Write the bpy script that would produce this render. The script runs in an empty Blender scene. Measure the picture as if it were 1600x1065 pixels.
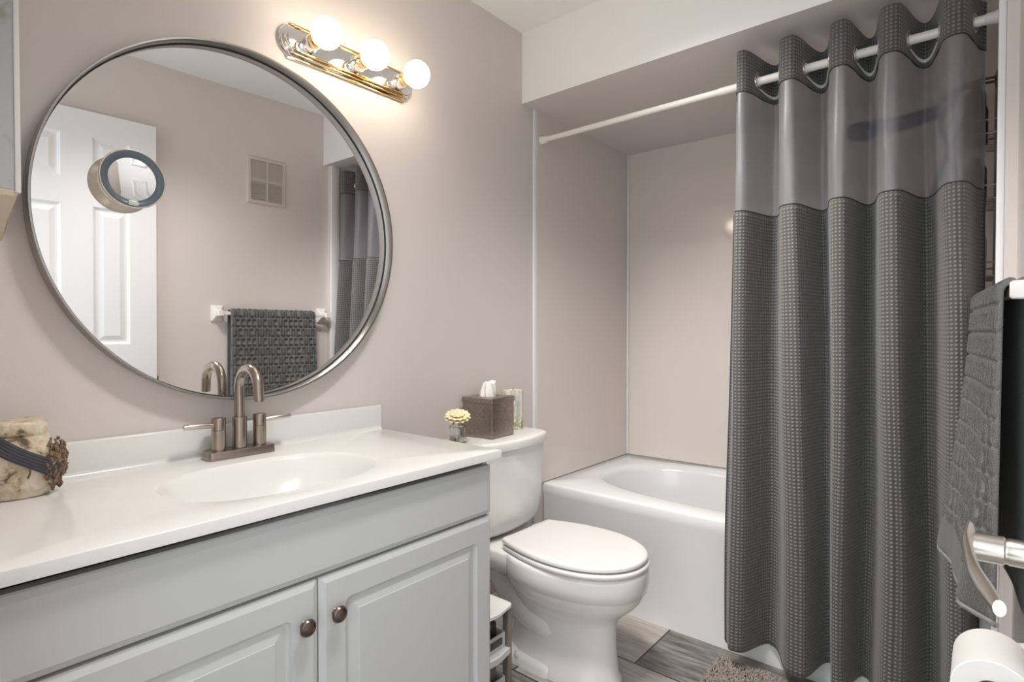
import bpy, bmesh, math, random
from mathutils import Vector, Matrix
random.seed(7)
C = bpy.context.scene.collection
SC = bpy.context.scene
PI = math.pi
R = math.radians

# ------------------------------------------------------------------ camera
cd = bpy.data.cameras.new('camera')
cam = bpy.data.objects.new('camera', cd)
C.objects.link(cam)
cd.sensor_fit = 'HORIZONTAL'
cd.sensor_width = 36.0
cd.lens = 880.38 / 1600 * 36.0
cd.clip_start = 0.01
cam.location = (0, -1.531, 1.15)
cam.rotation_euler = (R(90 - 0.9116), 0, R(39.89 - 90))
SC.camera = cam

# ------------------------------------------------------------------ world, exposure, large lights
w = bpy.data.worlds.new('world')
SC.world = w
w.use_nodes = True
w.node_tree.nodes['Background'].inputs[0].default_value = (0.90, 0.96, 1.0, 1)
w.node_tree.nodes['Background'].inputs[1].default_value = 0.9
SC.view_settings.view_transform = 'Standard'
SC.view_settings.look = 'None'
SC.view_settings.gamma = 1
SC.view_settings.use_curve_mapping = False
SC.view_settings.exposure = 0.95
# added fill light, in place of unseen daylight entering by the camera's doorway
la = bpy.data.lights.new('doorway_fill', 'AREA')
la.shape = 'RECTANGLE'
la.size = 1.3
la.size_y = 1.9
la.energy = 6
la.color = (0.93, 0.97, 1.0)
lo = bpy.data.objects.new('doorway_fill', la)
C.objects.link(lo)
lo.location = (-1.5, -1.35, 1.35)
lo.rotation_euler = (R(90), 0, R(-90))
# two unseen spots added for brightness, above the view (trims at the end)
FILL_SPOTS = (((1.15, -0.62, 2.424), (2.35, -0.92, 0.55), 108, 84), ((0.80, -0.95, 2.424), (0.95, -0.85, 0.0), 66, 130))
for p_, t_, e_, c_ in FILL_SPOTS:
    ls = bpy.data.lights.new('fill_spot', 'SPOT')
    ls.energy = e_
    ls.spot_size = R(c_)
    ls.spot_blend = 1.0
    ls.shadow_soft_size = 0.15
    ls.color = (1.0, 0.97, 0.94)
    lso = bpy.data.objects.new('fill_spot', ls)
    C.objects.link(lso)
    lso.location = p_
    lso.rotation_euler = (Vector(t_) - Vector(p_)).to_track_quat('-Z', 'Y').to_euler()
BULB_STRENGTH = 8.5



# ------------------------------------------------------------------ materials
def nd(nt, typ, **kw):
    n = nt.nodes.new(typ)
    for k, v in kw.items():
        if k in ('operation', 'blend_type', 'data_type', 'feature', 'distance', 'noise_dimensions', 'attribute_name', 'clamp_factor', 'wave_type', 'bands_direction', 'layer_name', 'uv_map'):
            setattr(n, k, v)
    return n


def math_node(nt, op, a, b=None, c=None):
    n = nt.nodes.new('ShaderNodeMath')
    n.operation = op
    for i, x in enumerate((a, b, c)):
        if x is None:
            continue
        if isinstance(x, (int, float)):
            n.inputs[i].default_value = x
        else:
            nt.links.new(x, n.inputs[i])
    return n.outputs[0]


def mixcol(nt, fac, a, b):
    n = nt.nodes.new('ShaderNodeMix')
    n.data_type = 'RGBA'
    for i, x in ((0, fac), (6, a), (7, b)):
        if isinstance(x, (int, float)):
            n.inputs[i].default_value = x
        elif isinstance(x, tuple):
            n.inputs[i].default_value = (x[0], x[1], x[2], 1)
        else:
            nt.links.new(x, n.inputs[i])
    return n.outputs[2]


def mat(name, col, rough=0.5, metal=0.0, noise=None, bump=None, coat=0.0, trans=0.0, ior=1.45, sheen=0.0, spec=0.5, sub=0.0):
    """noise = (scale, amount, second colour); bump = (scale, strength, distance)"""
    m = bpy.data.materials.new(name)
    m.use_nodes = True
    nt = m.node_tree
    b = nt.nodes['Principled BSDF']
    b.inputs['Base Color'].default_value = (*col, 1)
    b.inputs['Roughness'].default_value = rough
    b.inputs['Metallic'].default_value = metal
    b.inputs['Coat Weight'].default_value = coat
    b.inputs['Coat Roughness'].default_value = 0.05
    b.inputs['Transmission Weight'].default_value = trans
    b.inputs['IOR'].default_value = ior
    b.inputs['Sheen Weight'].default_value = sheen
    b.inputs['Specular IOR Level'].default_value = spec
    tc = nt.nodes.new('ShaderNodeTexCoord')
    if noise:
        n = nt.nodes.new('ShaderNodeTexNoise')
        n.inputs['Scale'].default_value = noise[0]
        n.inputs['Detail'].default_value = 5
        nt.links.new(tc.outputs['Object'], n.inputs['Vector'])
        f = math_node(nt, 'MULTIPLY', n.outputs['Fac'], noise[1])
        nt.links.new(mixcol(nt, f, col, noise[2]), b.inputs['Base Color'])
    if bump:
        n = nt.nodes.new('ShaderNodeTexNoise')
        n.inputs['Scale'].default_value = bump[0]
        n.inputs['Detail'].default_value = 3
        nt.links.new(tc.outputs['Object'], n.inputs['Vector'])
        bp = nt.nodes.new('ShaderNodeBump')
        bp.inputs['Strength'].default_value = bump[1]
        bp.inputs['Distance'].default_value = bump[2]
        nt.links.new(n.outputs['Fac'], bp.inputs['Height'])
        nt.links.new(bp.outputs[0], b.inputs['Normal'])
    return m


M = {}
M['wall'] = mat('wall_paint', (0.71, 0.655, 0.63), 0.55, bump=(220, 0.12, 0.002), noise=(1.2, 0.12, (0.73, 0.69, 0.67)))
M['ceiling'] = mat('ceiling_paint', (0.90, 0.90, 0.89), 0.8, bump=(160, 0.15, 0.002))
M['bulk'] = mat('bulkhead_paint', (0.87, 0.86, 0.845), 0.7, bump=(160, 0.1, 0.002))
M['trim'] = mat('white_trim_paint', (0.84, 0.84, 0.84), 0.35, noise=(8, 0.1, (0.78, 0.79, 0.8)))
M['surround'] = mat('surround_acrylic', (0.74, 0.675, 0.635), 0.07, spec=0.55, noise=(1.5, 0.2, (0.75, 0.70, 0.67)))
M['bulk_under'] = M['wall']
M['counter'] = mat('cultured_marble', (0.83, 0.82, 0.80), 0.16, spec=0.5, noise=(3, 0.2, (0.80, 0.785, 0.765)))
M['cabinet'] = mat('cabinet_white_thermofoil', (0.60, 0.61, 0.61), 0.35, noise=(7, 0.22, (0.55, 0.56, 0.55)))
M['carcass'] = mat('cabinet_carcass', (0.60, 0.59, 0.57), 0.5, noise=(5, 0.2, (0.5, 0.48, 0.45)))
M['porcelain'] = mat('porcelain', (0.83, 0.815, 0.79), 0.07, spec=0.6, noise=(2, 0.12, (0.80, 0.785, 0.76)))
M['seat'] = mat('toilet_seat_plastic', (0.79, 0.768, 0.75), 0.2, noise=(2, 0.1, (0.80, 0.78, 0.76)))
M['tub'] = mat('tub_enamel', (0.84, 0.84, 0.84), 0.1, spec=0.6, noise=(2, 0.1, (0.81, 0.81, 0.82)))
M['nickel'] = mat('brushed_nickel', (0.40, 0.345, 0.30), 0.27, 1.0, noise=(60, 0.4, (0.30, 0.255, 0.22)), bump=(180, 0.06, 0.001))
M['nickel_light'] = mat('satin_nickel', (0.66, 0.61, 0.56), 0.28, 1.0, noise=(40, 0.3, (0.55, 0.5, 0.46)))
M['bronze'] = mat('oil_rubbed_bronze', (0.17, 0.135, 0.115), 0.3, 1.0, noise=(50, 0.5, (0.28, 0.23, 0.2)))
M['chrome'] = mat('chrome', (0.86, 0.83, 0.80), 0.06, 1.0, noise=(4, 0.1, (0.8, 0.76, 0.72)))
M['grommet'] = mat('satin_chrome', (0.80, 0.79, 0.77), 0.22, 0.85, noise=(4, 0.1, (0.74, 0.73, 0.71)))
M['brass'] = mat('polished_brass', (0.86, 0.62, 0.28), 0.12, 1.0, noise=(6, 0.2, (0.8, 0.55, 0.22)))
M['frame'] = mat('mirror_frame_nickel', (0.42, 0.40, 0.375), 0.3, 1.0, noise=(12, 0.3, (0.36, 0.34, 0.32)))
M['black'] = mat('black_gap', (0.02, 0.02, 0.02), 0.6, noise=(30, 0.3, (0.03, 0.03, 0.03)))
M['mirror'] = mat('silvered_glass', (0.93, 0.93, 0.92), 0.0, 1.0)
M['door'] = mat('door_white_paint', (0.84, 0.85, 0.86), 0.35, bump=(90, 0.05, 0.001))
M['vent'] = mat('vent_painted', (0.62, 0.565, 0.53), 0.5, noise=(5, 0.2, (0.66, 0.61, 0.58)))
M['ceramic_white'] = mat('ceramic_white', (0.82, 0.805, 0.78), 0.1, spec=0.6, noise=(6, 0.1, (0.78, 0.76, 0.73)))
M['rod'] = mat('rod_white_enamel', (0.86, 0.84, 0.79), 0.3, noise=(6, 0.15, (0.82, 0.79, 0.73)))
M['paper'] = mat('tissue_paper', (0.86, 0.84, 0.81), 0.9, bump=(60, 0.3, 0.003))
M['roll_core'] = mat('cardboard_core', (0.42, 0.32, 0.22), 0.9, noise=(30, 0.4, (0.34, 0.25, 0.16)))
M['glass'] = mat('clear_glass', (0.97, 0.98, 0.97), 0.02, trans=1.0, ior=1.45, noise=(3, 0.03, (0.94, 0.96, 0.95)))
M['petal'] = mat('cream_petal', (0.93, 0.82, 0.50), 0.7, noise=(40, 0.5, (0.95, 0.90, 0.70)))
M['stem'] = mat('cotton_wick', (0.85, 0.82, 0.75), 0.9, noise=(50, 0.3, (0.7, 0.66, 0.6)))
M['grey_plastic'] = mat('taupe_plastic', (0.22, 0.19, 0.17), 0.4, noise=(6, 0.2, (0.26, 0.23, 0.21)))
M['white_plastic'] = mat('white_plastic', (0.82, 0.80, 0.77), 0.35, noise=(6, 0.2, (0.78, 0.76, 0.73)))
M['dark_plastic'] = mat('dark_plastic', (0.05, 0.05, 0.05), 0.35, noise=(6, 0.3, (0.08, 0.08, 0.08)))
M['slate'] = mat('slate_blue_ring', (0.10, 0.13, 0.155), 0.25, noise=(6, 0.3, (0.14, 0.17, 0.195)))
M['light_grey'] = mat('light_grey_plastic', (0.62, 0.64, 0.65), 0.3, noise=(6, 0.2, (0.57, 0.59, 0.6)))
M['champagne'] = mat('champagne_shell', (0.66, 0.59, 0.49), 0.25, 0.5, noise=(6, 0.3, (0.7, 0.64, 0.55)))
M['rope'] = mat('dark_cord', (0.045, 0.045, 0.055), 0.75, noise=(60, 0.5, (0.10, 0.10, 0.11)), bump=(250, 0.5, 0.002))
M['raffia'] = mat('raffia', (0.52, 0.36, 0.22), 0.8, noise=(130, 1.4, (0.06, 0.035, 0.02)), bump=(150, 0.6, 0.002))
M['maroon'] = mat('maroon_plastic', (0.10, 0.035, 0.03), 0.3, noise=(6, 0.3, (0.16, 0.06, 0.05)))
M['teal'] = mat('dark_teal_plastic', (0.03, 0.05, 0.055), 0.3, noise=(6, 0.3, (0.05, 0.08, 0.085)))
M['wire'] = mat('grey_coated_wire', (0.35, 0.34, 0.33), 0.35, 0.6, noise=(20, 0.3, (0.28, 0.27, 0.26)))
M['cream_wood'] = mat('cream_painted_wood', (0.70, 0.61, 0.48), 0.5, noise=(14, 0.35, (0.62, 0.52, 0.38)))
M['bristle'] = mat('amber_shampoo', (0.35, 0.16, 0.06), 0.25, noise=(8, 0.3, (0.45, 0.22, 0.09)))

# bulb: opal glass that gives off light
m = bpy.data.materials.new('bulb_opal')
m.use_nodes = True
nt = m.node_tree
b = nt.nodes['Principled BSDF']
b.inputs['Base Color'].default_value = (0.95, 0.93, 0.88, 1)
b.inputs['Emission Color'].default_value = (1.0, 0.86, 0.68, 1)
b.inputs['Emission Strength'].default_value = BULB_STRENGTH
M['bulb'] = m

# distressed grey paint of the wall cabinet
m = mat('distressed_grey_paint', (0.50, 0.52, 0.525), 0.5)
nt = m.node_tree
tc = nt.nodes.new('ShaderNodeTexCoord')
n1 = nt.nodes.new('ShaderNodeTexNoise')
n1.inputs['Scale'].default_value = 26
n1.inputs['Detail'].default_value = 8
nt.links.new(tc.outputs['Object'], n1.inputs['Vector'])
rmp = nt.nodes.new('ShaderNodeValToRGB')
rmp.color_ramp.elements[0].position = 0.30
rmp.color_ramp.elements[0].color = (0.38, 0.37, 0.32, 1)
rmp.color_ramp.elements[1].position = 0.46
rmp.color_ramp.elements[1].color = (0.50, 0.525, 0.53, 1)
nt.links.new(n1.outputs['Fac'], rmp.inputs[0])
nt.links.new(rmp.outputs[0], nt.nodes['Principled BSDF'].inputs['Base Color'])
M['distressed'] = m


def uvcell(nt, su, sv):
    uv = nt.nodes.new('ShaderNodeUVMap')
    sep = nt.nodes.new('ShaderNodeSeparateXYZ')
    nt.links.new(uv.outputs[0], sep.inputs[0])
    return math_node(nt, 'MULTIPLY', sep.outputs[0], su), math_node(nt, 'MULTIPLY', sep.outputs[1], sv)


# waffle weave
def waffle(name, pitch, lo_col, hi_col):
    m = mat(name, lo_col, 0.75, sheen=0.25)
    nt = m.node_tree
    b = nt.nodes['Principled BSDF']
    u, v = uvcell(nt, 1 / pitch, 1 / pitch)
    fu = math_node(nt, 'ABSOLUTE', math_node(nt, 'SUBTRACT', math_node(nt, 'FRACT', u), 0.5))
    fv = math_node(nt, 'ABSOLUTE', math_node(nt, 'SUBTRACT', math_node(nt, 'FRACT', v), 0.5))
    d = math_node(nt, 'SQRT', math_node(nt, 'ADD', math_node(nt, 'MULTIPLY', fu, fu), math_node(nt, 'MULTIPLY', fv, fv)))
    k = nt.nodes.new('ShaderNodeMapRange')
    k.inputs['From Min'].default_value = 0.40
    k.inputs['From Max'].default_value = 0.14
    nt.links.new(d, k.inputs['Value'])
    nt.links.new(mixcol(nt, k.outputs[0], lo_col, hi_col), b.inputs['Base Color'])
    bp = nt.nodes.new('ShaderNodeBump')
    bp.inputs['Strength'].default_value = 0.7
    bp.inputs['Distance'].default_value = 0.003
    nt.links.new(k.outputs[0], bp.inputs['Height'])
    nt.links.new(bp.outputs[0], b.inputs['Normal'])
    return m


M['waffle'] = waffle('charcoal_waffle_weave', 0.0112, (0.074, 0.072, 0.069), (0.205, 0.201, 0.193))
M['stitch'] = mat('dark_stitching', (0.04, 0.04, 0.042), 0.8, noise=(90, 0.4, (0.07, 0.07, 0.07)))

# sheer: satin voile that lets part of the view through
m = bpy.data.materials.new('sheer_voile')
m.use_nodes = True
nt = m.node_tree
b = nt.nodes['Principled BSDF']
b.inputs['Base Color'].default_value = (0.21, 0.205, 0.225, 1)
b.inputs['Roughness'].default_value = 0.33
b.inputs['Sheen Weight'].default_value = 0.2
u, v = uvcell(nt, 900, 900)
wv = math_node(nt, 'MULTIPLY', math_node(nt, 'SINE', math_node(nt, 'MULTIPLY', u, 1.0)), math_node(nt, 'SINE', v))
tr = nt.nodes.new('ShaderNodeBsdfTransparent')
tr.inputs[0].default_value = (0.92, 0.92, 0.95, 1)
ms = nt.nodes.new('ShaderNodeMixShader')
fac = math_node(nt, 'MULTIPLY_ADD', wv, 0.05, 0.36)
nt.links.new(fac, ms.inputs[0])
nt.links.new(b.outputs[0], ms.inputs[1])
nt.links.new(tr.outputs[0], ms.inputs[2])
nt.links.new(ms.outputs[0], nt.nodes['Material Output'].inputs['Surface'])
M['sheer'] = m

# sculpted terry: pile and flat ground have their own yarn colour
m = mat('charcoal_terry', (0.1, 0.1, 0.1), 0.95, sheen=0.25)
nt = m.node_tree
b = nt.nodes['Principled BSDF']
at = nt.nodes.new('ShaderNodeAttribute')
at.attribute_name = 'pile'
tc = nt.nodes.new('ShaderNodeTexCoord')
n1 = nt.nodes.new('ShaderNodeTexNoise')
n1.inputs['Scale'].default_value = 420
n1.inputs['Detail'].default_value = 2
nt.links.new(tc.outputs['Object'], n1.inputs['Vector'])
ca = mixcol(nt, n1.outputs['Fac'], (0.026, 0.028, 0.028), (0.080, 0.083, 0.082))
cb = mixcol(nt, n1.outputs['Fac'], (0.12, 0.12, 0.118), (0.215, 0.215, 0.21))
nt.links.new(mixcol(nt, at.outputs['Fac'], cb, ca), b.inputs['Base Color'])
bp = nt.nodes.new('ShaderNodeBump')
bp.inputs['Strength'].default_value = 0.8
bp.inputs['Distance'].default_value = 0.004
nt.links.new(n1.outputs['Fac'], bp.inputs['Height'])
nt.links.new(bp.outputs[0], b.inputs['Normal'])
M['terry'] = m
M['terry_hem'] = mat('terry_hem_band', (0.30, 0.30, 0.295), 0.9, noise=(200, 0.4, (0.2, 0.2, 0.2)))

# floor: rectangular wood-grained stone tiles with dark joints
m = mat('floor_tile', (0.2, 0.2, 0.2), 0.4)
nt = m.node_tree
b = nt.nodes['Principled BSDF']
tc = nt.nodes.new('ShaderNodeTexCoord')
sep = nt.nodes.new('ShaderNodeSeparateXYZ')
nt.links.new(tc.outputs['Object'], sep.inputs[0])
TX, TY = 0.30, 0.60
gx = math_node(nt, 'DIVIDE', math_node(nt, 'SUBTRACT', sep.outputs[0], 1.762), TX)
gy = math_node(nt, 'DIVIDE', math_node(nt, 'SUBTRACT', sep.outputs[1], -0.615), TY)
ix = math_node(nt, 'FLOOR', gx)
gy = math_node(nt, 'ADD', gy, math_node(nt, 'MULTIPLY', ix, 0.5))
iy = math_node(nt, 'FLOOR', gy)
cx = nt.nodes.new('ShaderNodeCombineXYZ')
nt.links.new(ix, cx.inputs[0])
nt.links.new(iy, cx.inputs[1])
wn = nt.nodes.new('ShaderNodeTexWhiteNoise')
nt.links.new(cx.outputs[0], wn.inputs['Vector'])
ex = math_node(nt, 'MULTIPLY', math_node(nt, 'SUBTRACT', 0.5, math_node(nt, 'ABSOLUTE', math_node(nt, 'SUBTRACT', math_node(nt, 'FRACT', gx), 0.5))), TX)
ey = math_node(nt, 'MULTIPLY', math_node(nt, 'SUBTRACT', 0.5, math_node(nt, 'ABSOLUTE', math_node(nt, 'SUBTRACT', math_node(nt, 'FRACT', gy), 0.5))), TY)
edge = math_node(nt, 'MINIMUM', ex, ey)
joint = math_node(nt, 'LESS_THAN', edge, 0.003)
rot = nt.nodes.new('ShaderNodeMapping')
rot.inputs['Scale'].default_value = (38, 5, 1)
rot.inputs['Rotation'].default_value = (0, 0, R(-25))
nt.links.new(tc.outputs['Object'], rot.inputs['Vector'])
nz = nt.nodes.new('ShaderNodeTexNoise')
nz.noise_dimensions = '4D'
nz.inputs['Scale'].default_value = 1.6
nz.inputs['Detail'].default_value = 7
nz.inputs['Roughness'].default_value = 0.7
nt.links.new(rot.outputs[0], nz.inputs['Vector'])
nt.links.new(math_node(nt, 'MULTIPLY', wn.outputs['Value'], 30), nz.inputs['W'])
rp = nt.nodes.new('ShaderNodeValToRGB')
rp.color_ramp.elements[0].position = 0.38
rp.color_ramp.elements[0].color = (0.085, 0.075, 0.068, 1)
rp.color_ramp.elements[1].position = 0.70
rp.color_ramp.elements[1].color = (0.36, 0.33, 0.30, 1)
nt.links.new(nz.outputs['Fac'], rp.inputs[0])
rp2 = nt.nodes.new('ShaderNodeValToRGB')
rp2.color_ramp.elements[0].position = 0.3
rp2.color_ramp.elements[0].color = (0.30, 0.26, 0.235, 1)
rp2.color_ramp.elements[1].position = 0.7
rp2.color_ramp.elements[1].color = (0.56, 0.51, 0.47, 1)
nt.links.new(nz.outputs['Fac'], rp2.inputs[0])
par = math_node(nt, 'MODULO', math_node(nt, 'ADD', math_node(nt, 'ADD', ix, iy), 1000.0), 2.0)
tile = mixcol(nt, par, rp2.outputs[0], rp.outputs[0])
nt.links.new(mixcol(nt, joint, tile, (0.03, 0.028, 0.025)), b.inputs['Base Color'])
bp = nt.nodes.new('ShaderNodeBump')
bp.inputs['Strength'].default_value = 0.4
bp.inputs['Distance'].default_value = 0.002
nt.links.new(math_node(nt, 'SUBTRACT', nz.outputs['Fac'], joint), bp.inputs['Height'])
nt.links.new(bp.outputs[0], b.inputs['Normal'])
M['floor'] = m
M['floor_par'] = par

# shaggy mat yarn
M['yarn'] = mat('mat_yarn', (0.42, 0.365, 0.325), 0.95, noise=(70, 0.8, (0.20, 0.165, 0.145)), sheen=0.2)
M['mat_base'] = mat('mat_backing', (0.16, 0.135, 0.12), 0.95, noise=(70, 0.5, (0.11, 0.09, 0.08)))

# hammered bronze tissue box
M['tissue_metal'] = mat('antiqued_pewter', (0.47, 0.41, 0.345), 0.30, 0.85, noise=(110, 1.1, (0.20, 0.17, 0.145)), bump=(160, 0.35, 0.002))


# cracked stoneware of the jar
m = mat('stoneware', (0.62, 0.54, 0.42), 0.35)
nt = m.node_tree
tc = nt.nodes.new('ShaderNodeTexCoord')
n1 = nt.nodes.new('ShaderNodeTexNoise')
n1.inputs['Scale'].default_value = 22
n1.inputs['Detail'].default_value = 7
n1.inputs['Roughness'].default_value = 0.65
n1.inputs['Distortion'].default_value = 0.8
nt.links.new(tc.outputs['Object'], n1.inputs['Vector'])
rp = nt.nodes.new('ShaderNodeValToRGB')
e = rp.color_ramp.elements
e[0].position = 0.38
e[0].color = (0.13, 0.08, 0.045, 1)
e[1].position = 0.60
e[1].color = (0.78, 0.70, 0.57, 1)
x = e.new(0.46)
x.color = (0.56, 0.45, 0.31, 1)
nt.links.new(n1.outputs['Fac'], rp.inputs[0])
nt.links.new(rp.outputs[0], nt.nodes['Principled BSDF'].inputs['Base Color'])
bp = nt.nodes.new('ShaderNodeBump')
bp.inputs['Strength'].default_value = 0.35
bp.inputs['Distance'].default_value = 0.004
nt.links.new(n1.outputs['Fac'], bp.inputs['Height'])
nt.links.new(bp.outputs[0], nt.nodes['Principled BSDF'].inputs['Normal'])
M['stoneware'] = m

# candle wrap: pale bark stripes with a patch of green
m = mat('birch_wrap', (0.78, 0.76, 0.68), 0.5)
nt = m.node_tree
tc = nt.nodes.new('ShaderNodeTexCoord')
mp = nt.nodes.new('ShaderNodeMapping')
mp.inputs['Scale'].default_value = (90, 90, 14)
nt.links.new(tc.outputs['Object'], mp.inputs['Vector'])
n1 = nt.nodes.new('ShaderNodeTexNoise')
n1.inputs['Scale'].default_value = 1.0
n1.inputs['Detail'].default_value = 4
nt.links.new(mp.outputs[0], n1.inputs['Vector'])
rp = nt.nodes.new('ShaderNodeValToRGB')
rp.color_ramp.elements[0].position = 0.38
rp.color_ramp.elements[0].color = (0.44, 0.43, 0.36, 1)
rp.color_ramp.elements[1].position = 0.58
rp.color_ramp.elements[1].color = (0.78, 0.76, 0.68, 1)
nt.links.new(n1.outputs['Fac'], rp.inputs[0])
n2 = nt.nodes.new('ShaderNodeTexNoise')
n2.inputs['Scale'].default_value = 70
n2.inputs['Detail'].default_value = 4
nt.links.new(tc.outputs['Object'], n2.inputs['Vector'])
sp = nt.nodes.new('ShaderNodeSeparateXYZ')
nt.links.new(tc.outputs['Object'], sp.inputs[0])
low = nt.nodes.new('ShaderNodeMapRange')
low.inputs['From Min'].default_value = 0.055
low.inputs['From Max'].default_value = 0.02
nt.links.new(sp.outputs[2], low.inputs['Value'])
gf = math_node(nt, 'MULTIPLY', low.outputs[0], math_node(nt, 'GREATER_THAN', n2.outputs['Fac'], 0.48))
nt.links.new(mixcol(nt, gf, rp.outputs[0], (0.30, 0.33, 0.14)), nt.nodes['Principled BSDF'].inputs['Base Color'])
M['birch'] = m


# ------------------------------------------------------------------ mesh helpers
def obj(name, bm, material, parent=None, loc=None, rot=None, smooth=35, solid=None, subsurf=0, bevel=None):
    me = bpy.data.meshes.new(name)
    bmesh.ops.recalc_face_normals(bm, faces=bm.faces)
    bm.to_mesh(me)
    bm.free()
    me.materials.append(material)
    for p in me.polygons:
        p.use_smooth = True
    me.set_sharp_from_angle(angle=R(smooth))
    o = bpy.data.objects.new(name, me)
    C.objects.link(o)
    if loc is not None:
        o.location = loc
    if rot is not None:
        o.rotation_euler = rot
    if parent is not None:
        o.parent = parent
    if bevel:
        md = o.modifiers.new('bevel', 'BEVEL')
        md.width = bevel
        md.segments = 2
        md.limit_method = 'ANGLE'
        md.angle_limit = R(40)
    if subsurf:
        md = o.modifiers.new('subsurf', 'SUBSURF')
        md.levels = subsurf
        md.render_levels = subsurf
    if solid:
        md = o.modifiers.new('solid', 'SOLIDIFY')
        md.thickness = solid
        md.offset = 0
    return o


def tag(o, label, cat, group=None):
    o['label'] = label
    o['category'] = cat
    if group:
        o['group'] = group
    return o


def thing(name, label, cat, loc=(0, 0, 0), rotz=0.0, group=None):
    o = bpy.data.objects.new(name, None)
    o.empty_display_size = 0.05
    C.objects.link(o)
    o.location = loc
    o.rotation_euler = (0, 0, rotz)
    return tag(o, label, cat, group)


def struct(name, bm, material, parent=None, **kw):
    o = obj(name, bm, material, parent, **kw)
    if parent is None:
        o['kind'] = 'structure'
    return o


def box(bm, x0, x1, y0, y1, z0, z1, bevel=0.0, seg=2):
    r = bmesh.ops.create_cube(bm, size=1.0)
    vs = r['verts']
    for v in vs:
        v.co = Vector(((x0 + x1) / 2 + v.co.x * (x1 - x0), (y0 + y1) / 2 + v.co.y * (y1 - y0), (z0 + z1) / 2 + v.co.z * (z1 - z0)))
    if bevel:
        es = list({e for v in vs for e in v.link_edges})
        bmesh.ops.bevel(bm, geom=es, offset=bevel, segments=seg, affect='EDGES', profile=0.5)
    return bm


def B(*a, **k):
    return box(bmesh.new(), *a, **k)


def frame_axes(d):
    d = Vector(d).normalized()
    a = Vector((0, 0, 1)) if abs(d.z) < 0.95 else Vector((1, 0, 0))
    u = d.cross(a).normalized()
    return d, u, d.cross(u).normalized()


def loft(bm, rings, cap0=True, cap1=True, closed=True):
    vr = [[bm.verts.new(p) for p in r] for r in rings]
    n = len(vr[0])
    for a, b_ in zip(vr[:-1], vr[1:]):
        for i in range(n if closed else n - 1):
            j = (i + 1) % n
            bm.faces.new((a[i], a[j], b_[j], b_[i]))
    if cap0:
        bm.faces.new(list(reversed(vr[0])))
    if cap1:
        bm.faces.new(vr[-1])
    return vr


def lathe(bm, prof, origin=(0, 0, 0), axis=(0, 0, 1), n=32, cap0=True, cap1=True):
    """prof = [(radius, height)] along axis"""
    d, u, v = frame_axes(axis)
    o = Vector(origin)
    rings = []
    for r, h in prof:
        rings.append([o + d * h + u * (max(r, 1e-5) * math.cos(2 * PI * i / n)) + v * (max(r, 1e-5) * math.sin(2 * PI * i / n)) for i in range(n)])
    loft(bm, rings, cap0, cap1)
    return bm


def cyl(bm, a, b_, r, r2=None, n=24, bev=0.0):
    a, b_ = Vector(a), Vector(b_)
    L = (b_ - a).length
    r2 = r if r2 is None else r2
    if bev:
        prof = [(r - bev, 0), (r - bev * 0.3, bev * 0.3), (r, bev), (r2, L - bev), (r2 - bev * 0.3, L - bev * 0.3), (r2 - bev, L)]
    else:
        prof = [(r, 0), (r2, L)]
    return lathe(bm, prof, a, b_ - a, n)


def tube(bm, pts, rad, n=14, cap=True, scale=None):
    pts = [Vector(p) for p in pts]
    rads = rad if isinstance(rad, (list, tuple)) else [rad] * len(pts)
    rings = []
    pu = None
    for i, p in enumerate(pts):
        t = (pts[min(i + 1, len(pts) - 1)] - pts[max(i - 1, 0)]).normalized()
        if pu is None:
            _, u, _v = frame_axes(t)
        else:
            u = (pu - t * pu.dot(t)).normalized()
        v = t.cross(u)
        pu = u
        rings.append([p + u * (rads[i] * math.cos(2 * PI * k / n)) + v * (rads[i] * math.sin(2 * PI * k / n)) for k in range(n)])
    loft(bm, rings, cap, cap)
    return bm


def spline(pts, n=8):
    P = [Vector(p) for p in pts]
    P = [2 * P[0] - P[1]] + P + [2 * P[-1] - P[-2]]
    out = []
    for i in range(1, len(P) - 2):
        for k in range(n):
            t = k / n
            a, b_, c, d = P[i - 1:i + 3]
            out.append(0.5 * ((2 * b_) + (c - a) * t + (2 * a - 5 * b_ + 4 * c - d) * t * t + (3 * b_ - a - 3 * c + d) * t ** 3))
    out.append(P[-2])
    return out


def sphere(bm, c, r, n=24, sz=1.0):
    m4 = Matrix.Translation(c) @ Matrix.Diagonal((1, 1, sz, 1))
    bmesh.ops.create_uvsphere(bm, u_segments=n, v_segments=n // 2, radius=r, matrix=m4)
    return bm


def rrect(w_, h_, r, n=6, cx_=0.0, cy_=0.0):
    pts = []
    for sx, sy, a0 in ((1, 1, 0), (-1, 1, 90), (-1, -1, 180), (1, -1, 270)):
        for k in range(n + 1):
            a = R(a0 + 90 * k / n)
            pts.append((cx_ + sx * (w_ / 2 - r) + r * math.cos(a), cy_ + sy * (h_ / 2 - r) + r * math.sin(a)))
    return pts


# ------------------------------------------------------------------ the room
X0, XT, XB, YW, ZC = 0.10, 2.05, 2.857, -1.57, 2.43
XS, ZS = 1.90, 2.131
struct('floor', B(-0.3, XB + 0.12, YW - 0.25, 0.12, -0.08, 0.0), M['floor'])
struct('ceiling', B(-0.1, XB + 0.12, YW - 0.25, 0.12, ZC, ZC + 0.08), M['ceiling'])
struct('wall_left', B(0.0, XB + 0.12, 0.0, 0.12, 0, ZC), M['wall'])
WK = 0.045
WA = math.atan(WK)


def yw(x):
    """face of the right wall, a little out of square, up to the tub alcove"""
    return -1.595 - (1.93 - x) * WK


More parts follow.
